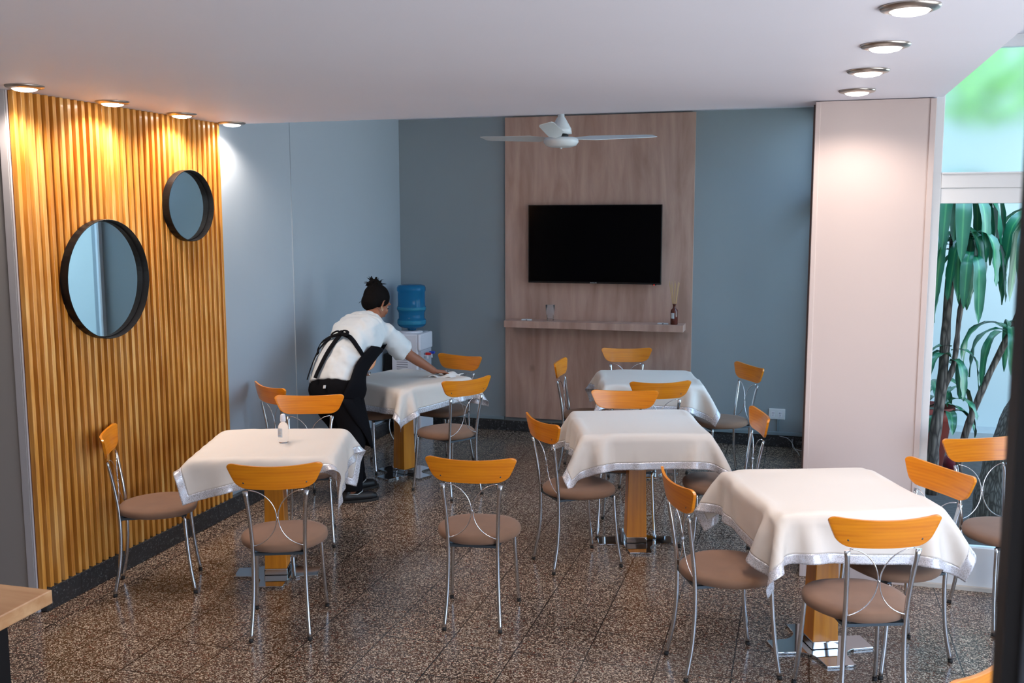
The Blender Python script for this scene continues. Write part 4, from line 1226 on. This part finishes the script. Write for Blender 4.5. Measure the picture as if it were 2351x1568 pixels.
# face details
for s in (-1, 1):
    mb = MB(); ellipsoid(mb, hp(s * 0.030, 0.0765, 0.006), (hs, fdir, hu), (0.010, 0.005, 0.0050), 14, 8)
    mb.build('eye', M['eyew'], woman, offset=ORG)
    mb = MB(); ellipsoid(mb, hp(s * 0.031, 0.0845, 0.005), (hs, fdir, hu), (0.005, 0.0022, 0.005), 12, 6)
    mb.build('pupil', M['hair'], woman, offset=ORG)
    mb = MB().tube([hp(s * 0.014, 0.0925, 0.030), hp(s * 0.030, 0.0900, 0.036), hp(s * 0.050, 0.078, 0.031)], [0.002, 0.0028, 0.0015], 8)
    mb.build('eyebrow', M['hair'], woman, offset=ORG)
mb = MB().tube([hp(-0.022, 0.092, -0.055), hp(-0.008, 0.0975, -0.052), hp(0.008, 0.0975, -0.052), hp(0.022, 0.092, -0.055)], [0.002, 0.0045, 0.0045, 0.002], 8)
mb.build('mouth', M['lips'], woman, offset=ORG)
# nails of the wiping hand sit at the finger tips
# ---- hair
hair = MB()
ellipsoid(hair, hp(0, -0.022, 0.034), (hs, fdir, hu), (0.096, 0.109, 0.104))
ellipsoid(hair, hp(0, -0.058, -0.012), (hs, fdir, hu), (0.078, 0.062, 0.078))
bc = hp(-0.012, -0.062, 0.104)
ellipsoid(hair, bc, (hs, fdir, hu), (0.060, 0.054, 0.046))
hr = random.Random(3)
for k in range(22):
    a = hr.uniform(0, 2 * PI); e_ = hr.uniform(-0.5, 0.9)
    d = unit(hs * math.cos(a) + fdir * (math.sin(a) * 0.7 - 0.35) + hu * e_)
    p0 = bc + d * 0.044; p1 = p0 + d * hr.uniform(0.014, 0.028) + hu * hr.uniform(-0.006, 0.008)
    capsule(hair, p0, p1, 0.0095, 0.0055, 8)
ho = remesh(hair, 'hair', M['hair'], woman, ORG, 0.0045, 2, 0.5)
for k in range(34):
    a = hr.uniform(0, 2 * PI)
    if k < 22:
        d = unit(hs * math.cos(a) + fdir * (math.sin(a) - 0.5) + hu * hr.uniform(-0.2, 1.0)); p0 = bc + d * 0.050
        L_ = hr.uniform(0.02, 0.05)
    else:
        p0 = hp(hr.uniform(-0.05, 0.05), -0.092, hr.uniform(-0.06, -0.03)); d = unit(-fdir * 0.7 - hu * 0.9 + hs * hr.uniform(-0.4, 0.4)); L_ = hr.uniform(0.015, 0.03)
    s_ = MB().tube([p0, p0 + d * L_ * 0.5 + V3(0, 0, 0.002), p0 + d * L_ + V3(0, 0, -0.004)], [0.0028, 0.002, 0.0006], 6)
    s_.build('strand', M['hair'], ho, offset=ORG)
# ---- earring on the visible ear
for z_, rr_ in ((-0.046, 0.008), (-0.034, 0.005)):
    c = hp(0.079, -0.004 - (0.012 if rr_ < 0.006 else 0), z_)
    MB().tube([c + fdir * rr_ * math.cos(a / 12 * 2 * PI) + hu * rr_ * math.sin(a / 12 * 2 * PI) for a in range(12)], 0.0013, 8, closed=True).build('earring', M['gold'], woman, offset=ORG)
# ---- shirt
sh = MB()
torso_loft(sh, 1.15, 5.75, lambda t: 0.020 + 0.012 * math.exp(-((t - 2.2) / 0.9) ** 2), m=40, n=40, fold=0.010)
rs_end = J['rsh'] * 0.26 + J['relb'] * 0.74
ls_end = J['lsh'] * 0.28 + J['lelb'] * 0.72
for a, b_, dn in (('rsh', rs_end, V3(0.0, -0.01, -0.012)), ('lsh', ls_end, V3(-0.012, 0, -0.01))):
    p0, p1 = J[a], b_
    mid_ = (p0 + p1) / 2 + dn * 0.6
    chain(sh, [J['shc'] * 0.45 + p0 * 0.55 + V3(0, 0, -0.006), p0 + V3(0, 0, -0.004)], [0.078, 0.073])
    N_ = 9
    pts = [p0 + (p1 - p0) * i / (N_ - 1) + dn * (i / (N_ - 1)) + V3(0, 0, 0.004 * math.sin(i * 1.7)) for i in range(N_)]
    rad = [0.078 + 0.014 * (i / (N_ - 1)) + 0.003 * math.sin(i * 2.3 + 1) for i in range(N_)]
    sh.tube(pts, rad, 28)
so_ = remesh(sh, 'shirt', M['shirt'], woman, ORG, 0.0075, 4, 0.6)
tx = bpy.data.textures.new('creases', 'MARBLE'); tx.noise_scale = 0.11; tx.turbulence = 9.0; tx.noise_depth = 1
md = so_.modifiers.new('creases', 'DISPLACE'); md.texture = tx; md.strength = 0.009; md.mid_level = 0.6
# creases drawn by long raised folds across the back
# ---- trousers
tr = MB()
torso_loft(tr, 0.0, 1.62, 0.014, m=14)
for h_, k_, n_, w in ((J['rhip'], J['rkn'], J['rank'], 1), (J['lhip'], J['lkn'], J['lank'], 1)):
    lo = n_ + V3(0, 0, -0.005)
    pts = [h_ + V3(0, 0, 0.02), h_ * 0.5 + k_ * 0.5, k_, k_ * 0.55 + lo * 0.45 + V3(-0.005, -0.012, 0), lo]
    chain(tr, pts[:3], [0.118, 0.104, 0.088], 24)
    tr.tube(smooth_path(pts[2:], 5), [0.088 - 0.0012 * i + 0.002 * math.sin(i * 1.9) for i in range(11)], 26)
remesh(tr, 'trousers', M['blackcloth'], woman, ORG, 0.0075, 4, 0.6)
# tiny patch on the seat of the trousers
pp = torso_interp(0.75, -1.25, 0.026); s_, b_ = torso_frame(1)
a_ = unit(np.cross(b_, s_))
q = 0.011
MB().add([pp + s_ * x + a_ * y - b_ * z for z in (0.0, 0.006) for x, y in ((-q, -q), (q, -q), (q, q), (-q, q))], [(3, 2, 1, 0), (4, 5, 6, 7), (0, 1, 5, 4), (1, 2, 6, 5), (2, 3, 7, 6), (3, 0, 4, 7)]).build('cloth_tag', M['paper'], woman, offset=ORG)
# ---- apron: covers the front, comes round to the waist sides, long skirt
ap = MB()
n_, m_ = 26, 26
vs = []
for j in range(m_ + 1):
    t = 0.0 + 4.3 * j / m_
    half = 2.0 - 0.15 * t if t < 2.7 else 1.6 - 0.85 * min(1, (t - 2.7) / 0.5)
    for k in range(n_ + 1):
        ph = PI / 2 + half * (-1 + 2 * k / n_) * (1.0)
        vs.append(torso_interp(t, ph, 0.052 + 0.003 * math.sin(k * 0.9 + j * 0.3)))
ap.add(vs, [(j * (n_ + 1) + k, j * (n_ + 1) + k + 1, (j + 1) * (n_ + 1) + k + 1, (j + 1) * (n_ + 1) + k) for j in range(m_) for k in range(n_)], True)
# skirt hanging from the hips
vs = []
for j in range(11):
    f = j / 10
    for k in range(n_ + 1):
        ph = PI / 2 + (2.05 - 0.9 * f) * (-1 + 2 * k / n_)
        p = torso_interp(0.02, ph, 0.052 + 0.004 * math.sin(k * 1.1))
        vs.append(p + V3(0.065, 0.01, -0.36) * f)
ap.add(vs, [(j * (n_ + 1) + k, (j + 1) * (n_ + 1) + k, (j + 1) * (n_ + 1) + k + 1, j * (n_ + 1) + k + 1) for j in range(10) for k in range(n_)], True)
ao = ap.build('apron', M['blackcloth'], woman, offset=ORG)
md = ao.modifiers.new('t', 'SOLIDIFY'); md.thickness = 0.003


def strap(pts, w=0.013, th=0.004, name='apron_tie', par=None):
    mb = MB().tube(smooth_path(pts, 5), [(th, w)] * ((len(pts) - 1) * 5 + 1), 10)
    return mb.build(name, M['blackcloth'], par or woman, offset=ORG)


def ribbon(tp, w, name='apron_tie', lift=0.046):
    """flat band laid on the back: list of (t, phi)"""
    mb = MB(); vs = []
    P = []
    m = (len(tp) - 1) * 6
    for i in range(m + 1):
        f = i / 6; k = min(int(f), len(tp) - 2); g = f - k
        t = tp[k][0] * (1 - g) + tp[k + 1][0] * g; ph = tp[k][1] * (1 - g) + tp[k + 1][1] * g
        c = torso_interp(t, ph, lift); c2 = torso_interp(t, ph, lift + 0.02)
        P.append((c, unit(c2 - c)))
    for i in range(m + 1):
        d = unit(P[min(i + 1, m)][0] - P[max(i - 1, 0)][0]); nn = P[i][1]; sd = unit(np.cross(d, nn))
        for a, b in ((-w, 0.0), (w, 0.0), (w, 0.005), (-w, 0.005)): vs.append(P[i][0] + sd * a + nn * b)
    fs = [(3, 2, 1, 0), (m * 4, m * 4 + 1, m * 4 + 2, m * 4 + 3)]
    for i in range(m):
        for k in range(4): fs.append((i * 4 + k, i * 4 + (k + 1) % 4, (i + 1) * 4 + (k + 1) % 4, (i + 1) * 4 + k))
    mb.add(vs, fs, True)
    return mb.build(name, M['blackcloth'], woman, offset=ORG)


BT, BPH = 2.62, -1.42
ribbon([(BT, BPH), (2.1, -1.50), (1.55, -1.56), (1.15, -1.60)], 0.019)
ribbon([(BT - 0.1, BPH - 0.25), (2.2, -2.0), (1.55, -2.02), (1.15, -2.04)], 0.016)
ribbon([(BT, BPH), (BT - 0.08, -1.0), (BT - 0.25, -0.5), (BT - 0.35, -0.1)], 0.017)
ribbon([(BT, BPH), (BT - 0.12, -1.9), (BT - 0.25, -2.5), (BT - 0.35, -3.0)], 0.013)
bow = MB()
c0 = torso_interp(BT, BPH, 0.052); c1 = torso_interp(BT, BPH, 0.072); nb = unit(c1 - c0)
sb_, bb_ = torso_frame(3); ub = unit(spine[3] - spine[2])
ellipsoid(bow, c0 + nb * 0.004, (sb_, ub, nb), (0.022, 0.026, 0.016), 14, 8)
for s in (-1, 1):
    lp = [c0, c0 + sb_ * s * 0.030 + ub * 0.012 + nb * 0.016, c0 + sb_ * s * 0.072 - ub * 0.004 + nb * 0.012, c0 + sb_ * s * 0.066 - ub * 0.030 + nb * 0.010, c0 + sb_ * s * 0.028 - ub * 0.018 + nb * 0.006, c0]
    bow.tube(smooth_path(lp, 4), [(0.006, 0.013)] * 21, 8)
bow.build('apron_bow', M['blackcloth'], woman, offset=ORG)
# ---- shoes
for k, d in FOOTD.items():
    n_ = J[k]; g0 = V3(n_[0], n_[1], 0); s_ = V3(-d[1], d[0], 0); up_ = V3(0, 0, 1)
    sm_ = MB()
    capsule(sm_, g0 - d * 0.050 + up_ * 0.040, g0 + d * 0.030 + up_ * 0.042, 0.036, 0.040, 18)
    capsule(sm_, g0 + d * 0.030 + up_ * 0.040, g0 + d * 0.130 + up_ * 0.034, 0.041, 0.036, 18)
    capsule(sm_, g0 + d * 0.125 + up_ * 0.034 + s_ * 0.010, g0 + d * 0.155 + up_ * 0.030 + s_ * 0.004, 0.034, 0.028, 18)
    capsule(sm_, g0 - d * 0.045 + up_ * 0.050, g0 - d * 0.030 + up_ * 0.075, 0.034, 0.034, 18)
    so_ = remesh(sm_, 'shoe', M['shoe'], woman, ORG, 0.006, 3, 0.5)
    poly = []
    for i in range(28):
        a = 2 * PI * i / 28
        x = 0.055 + 0.140 * math.cos(a); w = 0.043 + 0.006 * math.cos(a)
        poly.append(g0 + d * x + s_ * w * math.copysign(abs(math.sin(a)) ** 0.8, math.sin(a)))
    MB().prism([(p[0], p[1]) for p in poly], 0.0, 0.018).build('sole', M['rubber'], so_, offset=ORG, bevel=0.003)
    MB().tube([g0 + s_ * -0.036 + d * -0.03 + up_ * 0.066, g0 + s_ * -0.041 + d * 0.03 + up_ * 0.062, g0 + s_ * -0.030 + d * 0.066 + up_ * 0.078, g0 + s_ * 0.0 + d * 0.075 + up_ * 0.086], 0.003, 8).build('piping', M['paper'], so_, offset=ORG)
# ---- rag under the wiping hand
rg = MB()
rc = rk + unit(rk - J['rwr']) * 0.035
vs = []
nr = 20
for i in range(nr + 1):
    for j in range(nr + 1):
        u, v = -1 + 2 * i / nr, -1 + 2 * j / nr
        x = rc[0] + 0.090 * u + 0.025 * v; y = rc[1] + 0.020 * u + 0.085 * v - 0.01
        z = ZT + 0.0045 + 0.010 + 0.008 * math.sin(u * 5 + v * 2) + 0.006 * math.sin(v * 7 - u * 3)
        if v > 0.4: z += 0.020 * (v - 0.4) / 0.6 * (0.6 + 0.4 * math.sin(u * 6))
        if max(abs(u), abs(v)) > 0.92: z = max(ZT + 0.006, z - 0.006)
        vs.append((x, y, z))
rg.add(vs, [(i * (nr + 1) + j, (i + 1) * (nr + 1) + j, (i + 1) * (nr + 1) + j + 1, i * (nr + 1) + j + 1) for i in range(nr) for j in range(nr)], True)
ro = rg.build('cleaning_rag', M['rag'], offset=(rc[0], rc[1], ZT))
md = ro.modifiers.new('t', 'SOLIDIFY'); md.thickness = 0.006; md.offset = -1.0
tag(ro, 'crumpled white rag pressed on the table under the hand', 'rag')


# ------------------------------------------------------------------ patio plants
def leaf(mb, p, yaw, L, W, droop, up0=0.5, uvs=None):
    """strap leaf arching from p; returns nothing"""
    n = 12
    d = Vector((math.cos(yaw), math.sin(yaw), 0)); sd = Vector((-math.sin(yaw), math.cos(yaw), 0))
    pos = Vector(p); ang = up0
    vs = []
    for i in range(n + 1):
        t = i / n
        w = W * (math.sin(PI * min(1, t * 0.9 + 0.06)) ** 0.7) * (1 - 0.1 * t)
        if i == n: w = 0.002
        nrm = Vector((-d.x * math.sin(ang), -d.y * math.sin(ang), math.cos(ang)))
        rip = 0.006 * math.sin(i * 1.9 + yaw * 5)
        vs += [pos - sd * w + nrm * (w * 0.35 + rip), pos, pos + sd * w + nrm * (w * 0.35 - rip)]
        pos = pos + (d * math.cos(ang) + Vector((0, 0, 1)) * math.sin(ang)) * (L / n)
        ang = max(-1.45, ang - droop / n * (1.6 - 0.8 * t))
    b = len(mb.v)
    fs = []
    for i in range(n):
        a = i * 3
        fs += [(a, a + 3, a + 4, a + 1), (a + 1, a + 4, a + 5, a + 2)]
    mb.add(vs, fs, True)
    uvs += [(0.0, 0), (0.5, 0), (1.0, 0)] * (n + 1)


def leaf_obj(p, yaw, L, W, droop, up0, parent, org):
    mb = MB(); uvs = []
    leaf(mb, p, yaw, L, W, droop, up0, uvs)
    o = mb.build('leaf', M['leaf'], parent, offset=org)
    ul = o.data.uv_layers.new(name='UVMap')
    for lp in o.data.loops: ul.data[lp.index].uv = uvs[lp.vertex_index]
    return o


rng = random.Random(5)


def cane_plant(name, label, org, trunks, heads):
    r = empty(name, org); tag(r, label, 'plant')
    for pts, ra, rb in trunks:
        p = smooth_path(pts, 5); m_ = len(p)
        rad = [ra + (rb - ra) * i / (m_ - 1) + 0.003 * math.sin(i * 2.1) for i in range(m_)]
        MB().tube(p, rad, 12).build('trunk', M['trunk'], r, offset=org)
    for (hx, hy, hz), cnt, L, W, up0, dr in heads:
        for k in range(cnt):
            yaw = 2 * PI * k / cnt + rng.uniform(-0.3, 0.3)
            leaf_obj((hx, hy, hz + rng.uniform(-0.14, 0.06)), yaw, L * rng.uniform(0.8, 1.15), W * rng.uniform(0.85, 1.15), dr * rng.uniform(0.8, 1.2), up0 * rng.uniform(0.5, 1.3), r, org)
    return r


cane_plant('corn_plant', 'tall green cane plant with drooping strap leaves at the left of the patio', (1.0, 7.8, -0.04),
           [([(1.0, 7.8, -0.04), (0.995, 7.8, 0.3), (1.03, 7.8, 0.8), (1.045, 7.82, 1.4), (1.08, 7.85, 2.3)], 0.048, 0.026),
            ([(1.03, 7.8, 0.72), (1.10, 7.78, 0.95), (1.12, 7.75, 1.35), (1.17, 7.72, 1.75)], 0.022, 0.015)],
           [((1.10, 7.85, 2.25), 18, 0.72, 0.050, 0.4, 3.0), ((1.06, 7.80, 1.88), 9, 0.62, 0.048, 0.2, 3.2), ((1.17, 7.70, 1.86), 10, 0.62, 0.046, 0.3, 3.0), ((1.08, 7.8, 1.02), 6, 0.45, 0.036, 0.5, 2.2)])
cane_plant('corn_plant', 'slanting cane plant with arching striped leaves at the right of the patio', (1.22, 8.1, -0.04),
           [([(1.22, 8.1, -0.04), (1.24, 8.1, 0.3), (1.36, 8.08, 0.75), (1.56, 8.05, 1.3), (1.72, 8.0, 1.9)], 0.030, 0.020)],
           [((1.70, 7.95, 2.05), 16, 0.85, 0.052, 0.5, 2.8), ((1.50, 8.02, 1.2), 9, 0.60, 0.036, 0.6, 2.2)])
# potted young plant
e = empty('plant_pot', (0.98, 8.2, -0.04)); tag(e, 'dark red terracotta pot standing on the patio behind the glass', 'pot')
MB().lathe([(0.0, 0.0), (0.12, 0.0), (0.185, 0.50), (0.205, 0.505), (0.207, 0.60), (0.188, 0.60), (0.182, 0.54), (0.0, 0.54)], n=36).build('body', M['terracotta'], e)
rr = cane_plant('young_cane_plant', 'young cane plant with broad leaves growing in the red patio pot', (0.98, 8.2, 0.50),
                [([(0.98, 8.2, 0.50), (0.98, 8.2, 0.66)], 0.02, 0.016), ([(1.08, 8.16, 0.50), (1.10, 8.14, 0.64)], 0.014, 0.010)],
                [((0.98, 8.2, 0.64), 11, 0.44, 0.034, 1.1, 2.0), ((1.12, 8.13, 0.62), 9, 0.42, 0.034, 1.0, 2.3)])
tb = smooth_path([(1.24, 6.9, -0.04), (1.27, 6.9, 0.3), (1.39, 6.92, 0.75), (1.66, 6.95, 1.3), (2.05, 7.0, 2.2), (2.4, 7.0, 3.4)], 8)
tag(MB().tube(tb, [0.125 - 0.0016 * i + 0.006 * math.sin(i * 1.3) for i in range(len(tb))], 24).build('leaning_tree', M['thickbark'], offset=(1.2, 6.9, -0.04)),
    'thick rough barked tree trunk leaning behind the window glass', 'tree trunk')
tag(MB().lathe([(0.0, 0.0)] + [(0.075 * math.sin(a / 10 * PI), 0.075 - 0.075 * math.cos(a / 10 * PI)) for a in range(1, 10)] + [(0.0, 0.15)], n=24).build('ball', M['maroon'], loc=(1.235, 8.55, -0.04)),
    'maroon ball lying on the patio ground', 'ball')
# leafy canopy above the patio, seen blurred through the misty transom
e = empty('garden_tree', (1.9, 8.9, -0.04)); tag(e, 'leafy tree crown beyond the misty upper window', 'tree')
MB().tube([(2.6, 9.2, -0.04), (2.55, 9.2, 2.0), (2.4, 9.1, 3.4)], [0.07, 0.06, 0.04], 12).build('trunk', M['trunk'], e, offset=(1.9, 8.9, -0.04))
cm = MB()
for k in range(520):
    a, b = rng.uniform(0, 2 * PI), rng.uniform(-0.8, 1)
    rr_ = rng.uniform(0.5, 1.0)
    c = Vector((1.62 + 0.62 * rr_ * math.cos(a), 8.9 + 0.5 * rr_ * math.sin(a), 3.12 + 0.42 * b))
    d1 = Vector((rng.uniform(-1, 1), rng.uniform(-1, 1), rng.uniform(-1, 1))).normalized() * 0.09
    d2 = d1.cross(Vector((rng.uniform(-1, 1), rng.uniform(-1, 1), 1))).normalized() * 0.035
    cm.add([c - d1, c + d2, c + d1, c - d2], [(0, 1, 2, 3)])
fo = cm.build('foliage', mat('bright_foliage', (0.26, 0.50, 0.12), 0.5), e, offset=(1.9, 8.9, -0.04))
